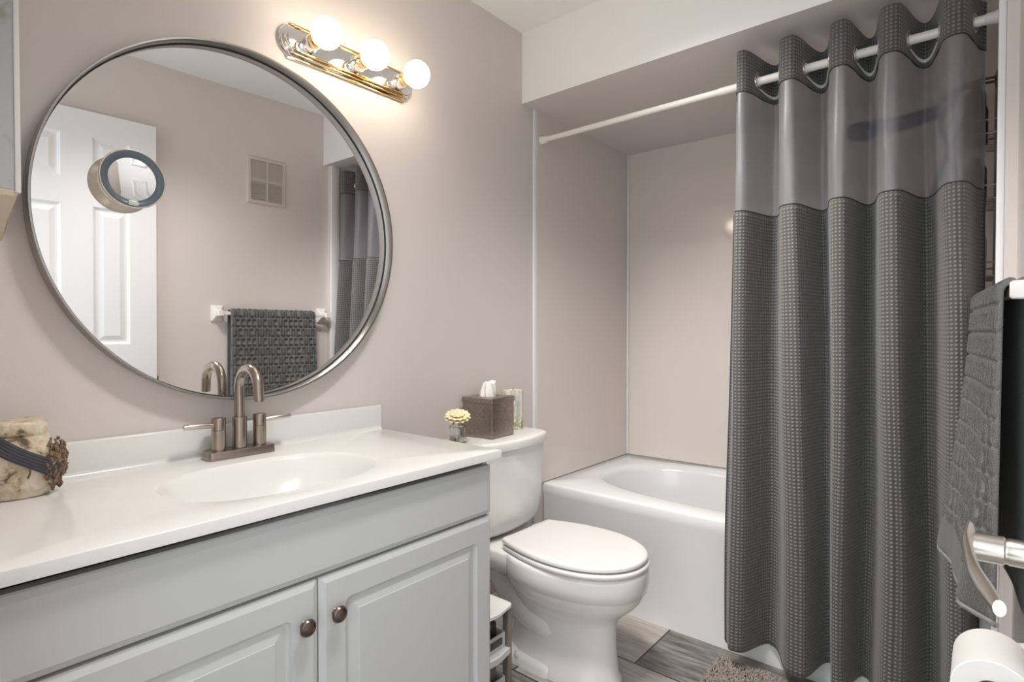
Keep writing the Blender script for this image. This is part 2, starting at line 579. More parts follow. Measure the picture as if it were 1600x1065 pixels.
bm = bmesh.new()
loft(bm, [[(-0.1, yw(-0.1), z), (1.93, yw(1.93), z), (1.93, YW, z), (XB + 0.12, YW, z), (XB + 0.12, YW - 0.25, z), (-0.1, YW - 0.25, z)] for z in (0, ZC)])
struct('wall_right', bm, M['wall'])
struct('wall_back', B(XB + 0.018, XB + 0.13, YW, 0.0, 0, ZC), M['wall'])
bm = B(0.0, X0, -0.78, 0.0, 0, ZC)
box(bm, 0.0, X0, YW - 0.1, -0.78, 2.12, ZC)
struct('wall_front', bm, M['wall'])
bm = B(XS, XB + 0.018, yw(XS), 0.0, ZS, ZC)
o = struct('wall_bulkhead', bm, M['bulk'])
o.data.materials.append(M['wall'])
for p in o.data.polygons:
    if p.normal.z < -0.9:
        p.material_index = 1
# tub surround: three thin glossy panels standing on the tub rim
struct('wall_surround_left', B(2.0, XB - 0.022, -0.006, 0.0, 0.47, ZS), M['surround'])
struct('wall_surround_right', B(2.0, XB + 0.012, YW, YW + 0.006, 0.47, ZS), M['surround'])
bm = bmesh.new()
loft(bm, [[(XB - 0.026, -0.006, z), (XB + 0.017, YW + 0.006, z), (XB + 0.018, YW + 0.006, z), (XB + 0.018, -0.006, z)] for z in (0.47, ZS)])
struct('wall_surround_back', bm, M['surround'])
struct('trim_1', B(1.975, 2.003, -0.008, 0.0, 0.0, ZS, bevel=0.002), M['trim'])
struct('trim_2', B(1.93, 1.985, YW, YW + 0.016, 0.0, ZS, bevel=0.003), M['trim'])
struct('trim_3', B(XB - 0.038, XB - 0.026, -0.018, -0.006, 0.47, ZS, bevel=0.004), M['trim'])
struct('baseboard_left', B(1.14, 1.972, -0.014, 0.0, 0.0, 0.085, bevel=0.004), M['trim'])
bm = bmesh.new()
loft(bm, [[(1.04, yw(1.04), z), (1.93, yw(1.93), z), (1.93, yw(1.93) + t_, z), (1.04, yw(1.04) + t_, z)] for z, t_ in ((0.0, 0.014), (0.08, 0.014), (0.085, 0.010))])
struct('baseboard_right', bm, M['trim'])


# six-panel door leaf standing open in its recess, seen in the mirror
def door_leaf():
    bm = bmesh.new()
    x0, x1, yf, yb, z0, z1 = -0.64, 0.0, 0.042, 0.006, 0.008, 2.112
    # grid of stiles and rails with panel openings
    xs = [x0, -0.525, -0.367, -0.252, -0.110, x1]
    zs = [z0, 0.24, 0.93, 1.065, 1.69, 1.805, 2.0, z1]
    for i in range(5):
        for j in range(7):
            a, b_, c, d = xs[i], xs[i + 1], zs[j], zs[j + 1]
            if i in (1, 3) and j in (1, 3, 5):
                def rect(ins, y):
                    return [(a + ins, y, c + ins), (b_ - ins, y, c + ins), (b_ - ins, y, d - ins), (a + ins, y, d - ins)]
                rg = [rect(0, yf), rect(0.012, yf - 0.010), rect(0.020, yf - 0.010), rect(0.040, yf - 0.002)]
                loft(bm, rg, cap0=False, cap1=True)
            else:
                vs = [bm.verts.new(q) for q in ((a, yf, c), (b_, yf, c), (b_, yf, d), (a, yf, d))]
                bm.faces.new(vs)
    bmesh.ops.remove_doubles(bm, verts=bm.verts, dist=1e-5)
    # sides and back
    vs = [bm.verts.new(q) for q in ((x0, yb, z0), (x1, yb, z0), (x1, yb, z1), (x0, yb, z1))]
    bm.faces.new(vs)
    for (p, q) in (((x0, z0), (x1, z0)), ((x1, z0), (x1, z1)), ((x1, z1), (x0, z1)), ((x0, z1), (x0, z0))):
        bm.faces.new([bm.verts.new(t) for t in ((p[0], yf, p[1]), (q[0], yf, q[1]), (q[0], yb, q[1]), (p[0], yb, p[1]))])
    bmesh.ops.remove_doubles(bm, verts=bm.verts, dist=1e-5)
    return bm


door = struct('door_1', door_leaf(), M['door'], smooth=20, loc=(1.0, yw(1.0), 0), rot=(0, 0, WA))
DM = Matrix.Translation((1.0, yw(1.0), 0)) @ Matrix.Rotation(WA, 4, 'Z')


def on_door(o):
    """room coordinates kept under the turned door leaf"""
    o.matrix_parent_inverse = DM.inverted()
    return o


ZL = 0.895
bm = bmesh.new()
lathe(bm, [(0.036, 0), (0.036, 0.004), (0.033, 0.009), (0.024, 0.012), (0.0, 0.012)], (0.868, -1.6, ZL), (0, 1, 0), 32, True, False)
on_door(obj('door_rose', bm, M['nickel'], door))
bm = bmesh.new()
lathe(bm, [(0.0, 0), (0.0155, 0.0), (0.0155, 0.024), (0.0145, 0.0255), (0.0145, 0.0275), (0.0165, 0.029), (0.0165, 0.064), (0.015, 0.0655), (0.0, 0.0655)], (0.868, -1.581, ZL), (0, 1, 0), 32, False, False)
hd = on_door(obj('door_handle', bm, M['nickel_light'], door))
bm = bmesh.new()
path = spline([(0.868, -1.521, ZL + 0.012), (0.845, -1.5195, ZL + 0.004), (0.79, -1.527, ZL - 0.006), (0.745, -1.540, ZL - 0.012), (0.722, -1.546, ZL - 0.014)], 8)
rings = []
for i, p in enumerate(path):
    k = i / (len(path) - 1)
    hh = 0.0165 * (1 - k) + 0.0085 * k
    tt = 0.0055
    rings.append([p + Vector((0, math.sin(a) * tt, math.cos(a) * hh)) for a in [2 * PI * q / 12 for q in range(12)]])
loft(bm, rings)
obj('lever_arm', bm, M['nickel_light'], hd)
bm = B(0.0, 0.0015, 0.012, 0.036, ZL - 0.03, ZL + 0.03)
box(bm, 0.001, 0.011, 0.018, 0.030, ZL - 0.012, ZL + 0.012, 0.002)
obj('door_latch', bm, M['bronze'], door)

# ------------------------------------------------------------------ vanity
CX0, CX1 = 0.102, 1.128
van = thing('vanity_cabinet', 'white raised-panel vanity cabinet under the white counter top', 'cabinet', ((CX0 + CX1) / 2, -0.25, 0))


def place(o, root):
    """geometry given in room coordinates: keep it there under its root"""
    o.location = -root.location if root.rotation_euler.z == 0 else o.location
    return o


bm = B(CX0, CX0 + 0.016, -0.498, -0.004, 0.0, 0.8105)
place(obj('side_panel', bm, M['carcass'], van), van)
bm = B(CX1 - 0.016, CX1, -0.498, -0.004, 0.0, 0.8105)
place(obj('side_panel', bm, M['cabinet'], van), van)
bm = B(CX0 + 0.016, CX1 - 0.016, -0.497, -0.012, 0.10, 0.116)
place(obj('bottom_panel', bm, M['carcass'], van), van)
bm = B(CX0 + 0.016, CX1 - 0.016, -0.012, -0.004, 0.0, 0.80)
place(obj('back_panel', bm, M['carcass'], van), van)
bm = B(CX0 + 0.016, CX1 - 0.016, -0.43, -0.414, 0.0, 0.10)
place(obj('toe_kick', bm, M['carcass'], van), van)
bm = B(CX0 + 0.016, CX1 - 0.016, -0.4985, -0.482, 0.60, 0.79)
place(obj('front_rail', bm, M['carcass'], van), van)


def panel_front(x0, x1, z0, z1, yb, raised=True):
    bm = bmesh.new()
    w_, h_ = x1 - x0, z1 - z0
    cx_, cz_ = (x0 + x1) / 2, (z0 + z1) / 2

    def ring(ins, dep, r):
        return [(px, yb - dep, pz) for px, pz in rrect(w_ - 2 * ins, h_ - 2 * ins, r, 6, cx_, cz_)]
    rg = [ring(0, 0, 0.002), ring(0, 0.011, 0.002), ring(0.003, 0.0135, 0.002), ring(0.0035, 0.0135, 0.002), ring(0.013, 0.019, 0.002)]
    if raised:
        rg += [ring(0.058, 0.019, 0.014), ring(0.061, 0.013, 0.013), ring(0.067, 0.0115, 0.012), ring(0.072, 0.0125, 0.008), ring(0.090, 0.0175, 0.002), ring(0.0915, 0.019, 0.002)]
    loft(bm, rg, True, True)
    return bm


YF = -0.5
XM = 0.6115
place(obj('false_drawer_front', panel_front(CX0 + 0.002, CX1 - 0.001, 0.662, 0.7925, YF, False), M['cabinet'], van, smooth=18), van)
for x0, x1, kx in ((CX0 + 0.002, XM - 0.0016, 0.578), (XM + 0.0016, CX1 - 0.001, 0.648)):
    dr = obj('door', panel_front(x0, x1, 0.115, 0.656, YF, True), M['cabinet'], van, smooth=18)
    place(dr, van)
    bm = bmesh.new()
    lathe(bm, [(0.0, 0), (0.0095, 0), (0.0075, 0.003), (0.0070, 0.007), (0.0120, 0.0105), (0.0165, 0.0125), (0.0172, 0.0145), (0.0165, 0.0165), (0.0140, 0.0195), (0.0125, 0.0197), (0.0100, 0.0213), (0.005, 0.0225), (0.0, 0.0228)], (kx, YF - 0.0188, 0.576), (0, -1, 0), 32, False, False)
    obj('knob', bm, M['bronze'], dr)

# counter with moulded bowl and backsplash
ctr = thing('vanity_counter', 'glossy white counter top with moulded oval sink on the vanity', 'countertop', ((CX0 + CX1) / 2, -0.25, 0.811))
TX0, TX1, TY0, TY1, TZ = 0.101, 1.144, -0.537, -0.001, 0.833
SX, SY, SA, SB = 0.632, -0.312, 0.236, 0.166


def sup(cx_, cy_, a, b_, ex, n, z):
    out = []
    for i in range(n):
        t = 2 * PI * i / n
        c, s = math.cos(t), math.sin(t)
        out.append((cx_ + a * math.copysign(abs(c) ** (2 / ex), c), cy_ + b_ * math.copysign(abs(s) ** (2 / ex), s), z))
    return out


def rect_ring(x0, x1, y0, y1, cx_, cy_, n, z):
    """points of a rectangle met by rays from (cx_, cy_)"""
    out = []
    corners = [math.atan2(y - cy_, x - cx_) % (2 * PI) for x in (x0, x1) for y in (y0, y1)]
    for i in range(n):
        t = 2 * PI * i / n
        for ca_ in corners:
            if abs((t - ca_ + PI) % (2 * PI) - PI) <= PI / n:
                t = ca_
        c, s = math.cos(t), math.sin(t)
        k = 1e9
        if c > 1e-9: k = min(k, (x1 - cx_) / c)
        if c < -1e-9: k = min(k, (x0 - cx_) / c)
        if s > 1e-9: k = min(k, (y1 - cy_) / s)
        if s < -1e-9: k = min(k, (y0 - cy_) / s)
        out.append((cx_ + c * k, cy_ + s * k, z))
    return out


def polar(pts, cx_, cy_, n, z):
    """resample a convex outline (list of (x, y)) by angle about a centre"""
    res = []
    m_ = len(pts)
    for i in range(n):
        t = 2 * PI * i / n
        dx, dy = math.cos(t), math.sin(t)
        best = None
        for k in range(m_):
            ax, ay = pts[k][0] - cx_, pts[k][1] - cy_
            bx, by = pts[(k + 1) % m_][0] - cx_, pts[(k + 1) % m_][1] - cy_
            den = dx * (by - ay) - dy * (bx - ax)
            if abs(den) < 1e-12:
                continue
            s = (ax * (by - ay) - ay * (bx - ax)) / den
            q = (ax * dy - ay * dx) / den
            if s > 0 and -1e-6 <= q <= 1 + 1e-6:
                best = s if best is None else max(best, s)
        res.append((cx_ + dx * best, cy_ + dy * best, z))
    return res


N = 128
bm = bmesh.new()
e = 0.002
prof = [(1.0, 0.0), (0.985, -0.0006), (0.965, -0.003), (0.935, -0.010), (0.86, -0.037), (0.74, -0.075), (0.56, -0.101), (0.36, -0.115), (0.14, -0.121)]
rings = [rect_ring(TX0, TX1, TY0, TY1, SX, SY, N, TZ - 0.022), rect_ring(TX0, TX1, TY0, TY1, SX, SY, N, TZ - e),
         rect_ring(TX0 + e * .3, TX1 - e * .3, TY0 + e * .3, TY1, SX, SY, N, TZ - e * .3), rect_ring(TX0 + e, TX1 - e, TY0 + e, TY1, SX, SY, N, TZ)]
rings += [sup(SX, SY, SA * k, SB * k * (1 if k > .9 else 1), 2.5 - 0.5 * (1 - k), N, TZ + z) for k, z in prof]
loft(bm, rings, False, True)
o = obj('countertop', bm, M['counter'], ctr, smooth=50)
place(o, ctr)
bm = B(TX0, TX1, -0.019, -0.001, TZ - 0.002, 0.911, bevel=0.005, seg=3)
# coved joint along the foot of the splash
cv = [[(x, -0.019 - 0.012 * (1 - math.sin(a)), TZ + 0.012 * (1 - math.cos(a))) for a in [R(q * 15) for q in range(7)]] + [(x, -0.017, TZ + 0.012), (x, -0.017, TZ - 0.001), (x, -0.031, TZ - 0.001)] for x in (TX0, TX1 - 0.006)]
loft(bm, cv)
place(obj('backsplash', bm, M['counter'], ctr), ctr)
bm = bmesh.new()
lathe(bm, [(0.0, 0), (0.021, 0), (0.021, 0.003), (0.018, 0.004), (0.015, 0.002), (0.0, 0.004)], (SX, SY, TZ - 0.121), (0, 0, 1), 28, False, False)
place(obj('drain', bm, M['nickel'], ctr), ctr)

# ------------------------------------------------------------------ faucet
FX, FY = 0.660, -0.066
fau = thing('faucet', 'brushed nickel gooseneck faucet with two lever handles behind the sink', 'faucet', (FX, FY, TZ + 0.0004))
bm = bmesh.new()
loft(bm, [[(px, py, z) for px, py in rrect(0.168 - i_, 0.052 - i_, 0.010, 5)] for z, i_ in ((0, 0), (0.018, 0), (0.0205, 0.002), (0.0215, 0.006))])
obj('base', bm, M['nickel'], fau)
bm = bmesh.new()
lathe(bm, [(0.0175, 0.0), (0.0175, 0.078), (0.0165, 0.080), (0.0125, 0.0805)], (0, 0, 0.020), (0, 0, 1), 32)
spt = obj('spout', bm, M['nickel'], fau)
bm = bmesh.new()
pts = [(0, 0, 0.09), (0, 0, 0.13)]
rr = 0.052
for k in range(0, 11):
    a = R(180 - k * 18.5)
    pts.append((0, -(rr + rr * math.cos(a)), 0.172 + rr * math.sin(a)))
pts.append((0, -2 * rr - 0.002, 0.150))
tube(bm, spline(pts, 5), 0.0123, 20)
lathe(bm, [(0.0085, 0), (0.0112, 0.0), (0.0112, 0.006)], (0, -2 * rr - 0.002, 0.147), (0, 0, 1), 20)
obj('gooseneck', bm, M['nickel'], spt)
for s in (-1, 1):
    bm = bmesh.new()
    lathe(bm, [(0.0165, 0.0), (0.0165, 0.051), (0.0155, 0.0518), (0.0155, 0.0528), (0.0165, 0.0536), (0.0165, 0.080), (0.0155, 0.0815), (0.0, 0.0815)], (s * 0.052, 0, 0.020), (0, 0, 1), 32, True, False)
    h = obj('handle', bm, M['nickel'], fau)
    bm = bmesh.new()
    cyl(bm, (s * 0.065, -0.002, 0.085), (s * 0.135, -0.006, 0.088), 0.0062, bev=0.001, n=18)
    obj('lever', bm, M['nickel_light'], h)

# ------------------------------------------------------------------ round mirror, hung with its top a little off the wall
MR = 0.458
TILT = R(0.5)
mir = thing('round_mirror', 'large round wall mirror in a thin metal frame above the sink', 'mirror', (0.706, -0.019, 1.43))
mir.rotation_euler = (TILT, 0, 0)
bm = bmesh.new()
lathe(bm, [(MR - 0.02, -0.012), (MR, -0.012), (MR, 0.032), (MR - 0.0008, 0.0335), (MR - 0.0045, 0.0335), (MR - 0.0055, 0.032), (MR - 0.0055, 0.0025)], (0, 0, 0), (0, -1, 0), 192, False, False)
obj('frame', bm, M['frame'], mir)
bm = bmesh.new()
lathe(bm, [(MR - 0.0056, 0.0030), (MR - 0.0075, 0.0024), (MR - 0.0092, -0.001)], (0, 0, 0), (0, -1, 0), 192, False, False)
obj('shadow_gap', bm, M['black'], mir)['label'] = 'thin black joint between glass and frame'
bm = bmesh.new()
lathe(bm, [(MR - 0.0085, -0.010), (MR - 0.0085, 0.0)], (0, 0, 0), (0, -1, 0), 192)
obj('mirror_glass', bm, M['mirror'], mir)

# small round magnifying mirror stuck onto the big mirror
mag = thing('magnifying_mirror', 'small round magnifying mirror with dark ring light stuck on the large mirror', 'mirror', (0.430, -0.0203, 1.494))
mag.rotation_euler = (TILT, 0, 0)
bm = bmesh.new()
lathe(bm, [(0.058, 0.0), (0.0585, 0.004), (0.0625, 0.026), (0.0645, 0.038), (0.0655, 0.041), (0.0645, 0.0435), (0.0625, 0.0435)], (0, 0, 0), (0, -1, 0), 64, True, False)
obj('housing', bm, M['champagne'], mag)
bm = bmesh.new()
lathe(bm, [(0.0625, 0.0425), (0.0600, 0.043), (0.0480, 0.0385), (0.0470, 0.0375)], (0, 0, 0), (0, -1, 0), 64, False, False)
obj('ring_light', bm, M['slate'], mag)['label'] = 'dark slate ring around the glass'
bm = bmesh.new()
lathe(bm, [(0.047 * k, 0.0355 + 0.0022 * k * k) for k in (1, .85, .7, .55, .4, .25, .1, 0.0)], (0, 0, 0), (0, -1, 0), 64, False, False)
obj('mirror_glass', bm, M['mirror'], mag)
bm = B(-0.010, 0.010, -0.0445, -0.039, -0.0595, -0.0485, bevel=0.002)
obj('switch', bm, M['light_grey'], mag)

# ------------------------------------------------------------------ vanity light bar
VX, VZ = 1.042, 1.981
lgt = thing('vanity_light', 'chrome and brass three bulb light bar above the round mirror', 'wall light', (VX, 0, VZ))
HX, HZ = 0.243, 0.052


def plate_ring(ins, dep):
    """bar with straight top and bottom, notched ends swelling to round bosses"""
    hx, hz = HX - ins, HZ - ins
    pts = []
    ra = hz * 0.88
    cx_ = hx - ra
    for sx in (1, -1):
        for k in range(17):
            a = R(-62 + 124 * k / 16)
            px, pz = cx_ + ra * math.cos(a), ra * math.sin(a)
            pts.append((sx * px, -dep, sx * pz))
        q = cx_ + ra * math.cos(R(62)) - 0.004
        pts.append((sx * q, -dep, sx * hz))
        pts.append((sx * (q - 0.02), -dep, sx * hz))
    return pts


bm = bmesh.new()
loft(bm, [plate_ring(i_, d_) for i_, d_ in ((0, 0), (0, 0.006), (0.003, 0.010), (0.006, 0.010), (0.007, 0.016), (0.012, 0.021), (0.015, 0.021), (0.016, 0.026), (0.020, 0.030))])
obj('backplate', bm, M['chrome'], lgt, smooth=25)
bm = B(-0.185, 0.185, -0.0315, -0.024, 0.0305, 0.0345, bevel=0.001)
box(bm, -0.185, 0.185, -0.0315, -0.024, -0.0345, -0.0305, bevel=0.001)
box(bm, -0.20, 0.20, -0.0225, -0.012, 0.0372, 0.0408, bevel=0.001)
box(bm, -0.20, 0.20, -0.0225, -0.012, -0.0408, -0.0372, bevel=0.001)
box(bm, -0.205, 0.205, -0.0115, -0.003, 0.0455, 0.0495, bevel=0.001)
box(bm, -0.205, 0.205, -0.0115, -0.003, -0.0495, -0.0455, bevel=0.001)
obj('brass_bead', bm, M['brass'], lgt)['label'] = 'brass coloured beading'
for k in (-1, 0, 1):
    bm = bmesh.new()
    lathe(bm, [(0.026, 0.029), (0.026, 0.034), (0.023, 0.036), (0.0215, 0.060), (0.0205, 0.062)], (k * 0.162, 0, -0.003), (0, -1, 0), 32)
    sk = obj('socket', bm, M['chrome'], lgt)
    bm = bmesh.new()
    lathe(bm, [(0.0195, 0.0615), (0.0205, 0.064), (0.0225, 0.066), (0.0225, 0.080), (0.0210, 0.083), (0.019, 0.084)], (k * 0.162, 0, -0.003), (0, -1, 0), 32)
    obj('collar', bm, M['brass'], sk)['label'] = 'brass collar'
    bm = bmesh.new()
    sphere(bm, (k * 0.162, -0.126, -0.003), 0.042, 40)
    lathe(bm, [(0.017, 0.082), (0.022, 0.092)], (k * 0.162, 0, -0.003), (0, -1, 0), 32, True, False)
    obj('bulb', bm, M['bulb'], lgt)

# ------------------------------------------------------------------ wall cabinet at the left edge
wc = thing('wall_cabinet', 'distressed grey wall cabinet hanging left of the round mirror', 'cabinet', (0.16, -0.06, 1.34))
bm = B(0.101, 0.219, -0.12, -0.001, 1.42, 2.12)
place(obj('body', bm, M['distressed'], wc), wc)
bm = B(0.219, 0.2275, -0.123, -0.001, 1.415, 2.13, bevel=0.001)
place(obj('door', bm, M['trim'], wc), wc)
bm = bmesh.new()
loft(bm, [[(x, -0.12, 1.4195), (x, -0.118, 1.408), (x * 0.0 + x, -0.06, 1.372), (x, -0.001, 1.336), (x, -0.001, 1.4195)] for x in (0.101, 0.222)])
for v in bm.verts:
    if v.co.x > 0.2 and v.co.y > -0.1:
        v.co.x -= 0.006
place(obj('bottom_moulding', bm, M['cream_wood'], wc), wc)['label'] = 'cream painted sloping bottom'

# ------------------------------------------------------------------ stoneware jar on the counter
jar = thing('stoneware_jar', 'rustic beige stoneware jar tied with dark cord on the counter left end', 'jar', (0.222, -0.100, TZ + 0.0004))
bm = bmesh.new()
rings = []
rnd = random.Random(3)
jit = [rnd.uniform(-1, 1) for _ in range(40)]
for z, r, ex in ((0, 0.040, 3.0), (0.003, 0.044, 3.0), (0.02, 0.052, 2.7), (0.045, 0.0600, 2.5), (0.07, 0.0620, 2.4), (0.09, 0.0575, 2.5), (0.103, 0.051, 2.6), (0.112, 0.0465, 2.8), (0.118, 0.0445, 3.0)):
    ring = []
    for i in range(32):
        t = 2 * PI * i / 32
        c, s = math.cos(t), math.sin(t)
        k = (abs(c) ** ex + abs(s) ** ex) ** (-1 / ex)
        wob = 1 + 0.022 * math.sin(3 * t + z * 40) + 0.012 * math.sin(7 * t - z * 90)
        ring.append((r * k * c * wob, r * 0.92 * k * s * wob, z))
    rings.append(ring)
loft(bm, rings)
obj('body', bm, M['stoneware'], jar, smooth=60)
bm = bmesh.new()
rings = []
for z, r, ex in ((0.117, 0.040, 3.2), (0.119, 0.0425, 3.2), (0.138, 0.0425, 3.2), (0.144, 0.0405, 3.2), (0.1465, 0.036, 3.2)):
    ring = []
    for i in range(32):
        t = 2 * PI * i / 32
        c, s = math.cos(t), math.sin(t)
        k = (abs(c) ** ex + abs(s) ** ex) ** (-1 / ex)
        ring.append((r * k * c, r * 0.9 * k * s, z + 0.002 * math.sin(2 * t)))
    rings.append(ring)
loft(bm, rings)
obj('lid', bm, M['stoneware'], jar, smooth=50)


def jar_r(z):
    P = ((0, 0.042), (0.02, 0.052), (0.045, 0.06), (0.07, 0.062), (0.09, 0.0575), (0.103, 0.051), (0.118, 0.0455), (0.14, 0.044), (0.2, 0.044))
    for (a, ra), (b_, rb) in zip(P[:-1], P[1:]):
        if a <= z <= b_:
            return ra + (rb - ra) * (z - a) / (b_ - a)
    return 0.05


bm = bmesh.new()
for q in range(5):
    pts = []
    for k in range(40):
        t = R(-225 + 205 * k / 39)       # from the back left round the front to the right
        z = min(0.139, 0.188 - 0.146 * (k / 39)) - 0.0068 * q * (0.6 + 0.4 * k / 39)
        rj = jar_r(z) * 1.09 + 0.001
        sq = (abs(math.cos(t)) ** 2.5 + abs(math.sin(t)) ** 2.5) ** (-1 / 2.5)
        pts.append((rj * sq * math.cos(t) * 0.985, rj * sq * math.sin(t) * 0.92, z))
    tube(bm, pts, 0.0040, 8)
obj('cord', bm, M['rope'], jar)
bm = bmesh.new()
for k in range(150):
    t = R(rnd.gauss(-38, 13))
    z = 0.062 + rnd.gauss(0, 0.017)
    rj = jar_r(max(0.005, z)) * 1.13
    p = Vector((rj * math.cos(t), rj * math.sin(t) * 0.93, z))
    q = p + Vector((-math.sin(t), math.cos(t), 0)) * rnd.uniform(-.010, .010) + Vector((0, 0, rnd.uniform(-.02, .02)))
    mid = (p + q) / 2 + Vector((math.cos(t), math.sin(t), 0)) * rnd.uniform(0.001, 0.006)
    tube(bm, spline([p, mid, q], 3), 0.0016 + rnd.random() * 0.0016, 6)
obj('raffia_knot', bm, M['raffia'], jar)['label'] = 'brown raffia knot'

# ------------------------------------------------------------------ toilet
TLX = 1.606
toi = thing('toilet', 'white two-piece toilet with closed lid between the vanity and the bathtub', 'toilet', (TLX, -0.36, 0))


def egg(hw, yf, yb, n=64, bex=2.6, split=0.45):
    """egg outline in plan; yf (front, more negative) .. yb"""
    L = yb - yf
    yc = yb - L * split
    a, b_ = yc - yf, yb - yc
    out = []
    for i in range(n):
        t = 2 * PI * i / n
        c, s = math.cos(t), math.sin(t)
        if s < 0:
            out.append((hw * math.copysign(abs(c) ** (2 / 2.1), c), yc - a * abs(s) ** (2 / 2.1)))
        else:
            out.append((hw * math.copysign(abs(c) ** (2 / bex), c), yc + b_ * abs(s) ** (2 / bex)))
    return out


def tl(bm_o):
    bm_o.location = (0, 0.36, 0)
    return bm_o


bm = bmesh.new()
rings = []
for z, hw, yf, yb, bex in ((0.0, 0.112, -0.640, -0.22, 3.4), (0.02, 0.113, -0.640, -0.22, 3.4), (0.035, 0.103, -0.630, -0.22, 3.2), (0.12, 0.095, -0.622, -0.23, 3.0), (0.19, 0.096, -0.622, -0.235, 2.8),
                           (0.215, 0.104, -0.630, -0.24, 2.6), (0.24, 0.124, -0.655, -0.24, 2.5), (0.265, 0.148, -0.685, -0.235, 2.5), (0.29, 0.166, -0.706, -0.23, 2.5), (0.312, 0.174, -0.714, -0.225, 2.5), (0.3145, 0.1745, -0.715, -0.225, 2.5),
                           (0.3165, 0.1795, -0.720, -0.222, 2.5), (0.345, 0.185, -0.727, -0.22, 2.5), (0.378, 0.186, -0.728, -0.22, 2.5), (0.389, 0.184, -0.726, -0.22, 2.5), (0.394, 0.178, -0.72, -0.225, 2.5)):
    rings.append([(x, y, z) for x, y in egg(hw, yf, yb, 64, bex)])
loft(bm, rings)
tl(obj('bowl', bm, M['porcelain'], toi, smooth=60))
# rear deck, trapway and foot
bm = bmesh.new()
rings = []
for z, hw, yf, yb in ((0.29, 0.10, -0.30, -0.06), (0.315, 0.135, -0.32, -0.04), (0.34, 0.150, -0.33, -0.03), (0.385, 0.153, -0.33, -0.03), (0.392, 0.148, -0.328, -0.034)):
    rings.append([(x, y, z) for x, y in rrect(2 * hw, yb - yf, 0.05, 6, 0, (yf + yb) / 2)])
loft(bm, rings)
tl(obj('rear_deck', bm, M['porcelain'], toi, smooth=60))
bm = bmesh.new()
path = spline([(0, -0.10, 0.33), (0, -0.15, 0.275), (0, -0.23, 0.215), (0, -0.33, 0.165), (0, -0.44, 0.15), (0, -0.52, 0.17)], 6)
tube(bm, path, [0.050 + 0.024 * math.sin(PI * min(1, 1.15 * i / (len(path) - 1)) * 0.62) - 0.03 * max(0, i / (len(path) - 1) - 0.72) / 0.28 for i in range(len(path))], 20)
for v in bm.verts:
    v.co.x *= 1.45
rings = []
for z, hw, yf, yb in ((0.0, 0.118, -0.46, -0.10), (0.022, 0.118, -0.46, -0.10), (0.032, 0.112, -0.455, -0.105), (0.045, 0.098, -0.44, -0.115), (0.052, 0.08, -0.43, -0.125)):
    rings.append([(x, y, z) for x, y in rrect(2 * hw, yb - yf, 0.05, 6, 0, (yf + yb) / 2)])
loft(bm, rings)
path = spline([(0, -0.40, 0.06), (0, -0.32, 0.085), (0, -0.24, 0.10), (0, -0.17, 0.08), (0, -0.14, 0.03)], 6)
n0 = len(bm.verts)
tube(bm, path, 0.058, 18)
bm.verts.ensure_lookup_table()
for v in bm.verts[n0:]:
    v.co.x *= 1.25
tl(obj('trapway', bm, M['porcelain'], toi, smooth=60))
for s in (-1, 1):
    bm = bmesh.new()
    lathe(bm, [(0.0145, 0), (0.0155, 0.004), (0.014, 0.013), (0.009, 0.019), (0.0, 0.021)], (s * 0.104, -0.305, 0.026), (0, 0, 1), 24, True, False)
    tl(obj('bolt_cap', bm, M['seat'], toi))


def tank_ring(hw, yb, yf, bulge, r, z, n=8):
    pts = []
    # back right, back left with small radius, front left .. front right with bulge
    for sx, sy, a0 in ((1, 1, 0), (-1, 1, 90)):
        for k in range(n + 1):
            a = R(a0 + 90 * k / n)
            pts.append((sx * (hw - 0.012) + 0.012 * math.cos(a), yb - 0.012 + 0.012 * math.sin(a), z))
    for sx, a0 in ((-1, 180), (1, 270)):
        for k in range(n + 1):
            a = R(a0 + 90 * k / n)
            px = sx * (hw - r) + r * math.cos(a)
            py = yf + r + r * math.sin(a)
            pts.append((px, py - bulge * (1 - (px / hw) ** 2), z))
        if sx == -1:
            for k in range(1, 12):
                px = -(hw - r) + 2 * (hw - r) * k / 12
                pts.append((px, yf - bulge * (1 - (px / hw) ** 2), z))
    return pts


bm = bmesh.new()
rings = []
for z, hw, yf, bl, r in ((0.397, 0.120, -0.145, 0.014, 0.04), (0.405, 0.150, -0.160, 0.02, 0.04), (0.425, 0.174, -0.174, 0.026, 0.035), (0.46, 0.188, -0.182, 0.032, 0.03), (0.52, 0.196, -0.186, 0.036, 0.028), (0.725, 0.205, -0.19, 0.04, 0.026)):
    rings.append(tank_ring(hw, -0.022, yf, bl, r, z))
loft(bm, rings)
tl(obj('tank', bm, M['porcelain'], toi, smooth=50))
bm = bmesh.new()
rings = []
for z, ins in ((0.724, 0.012), (0.7255, 0.001), (0.729, 0), (0.750, 0), (0.7555, 0.002), (0.7585, 0.007), (0.7592, 0.012)):
    rings.append(tank_ring(0.214 - ins, -0.014 - ins, -0.199 + ins, 0.043, 0.028, z))
loft(bm, rings)
tl(obj('tank_lid', bm, M['porcelain'], toi, smooth=50))


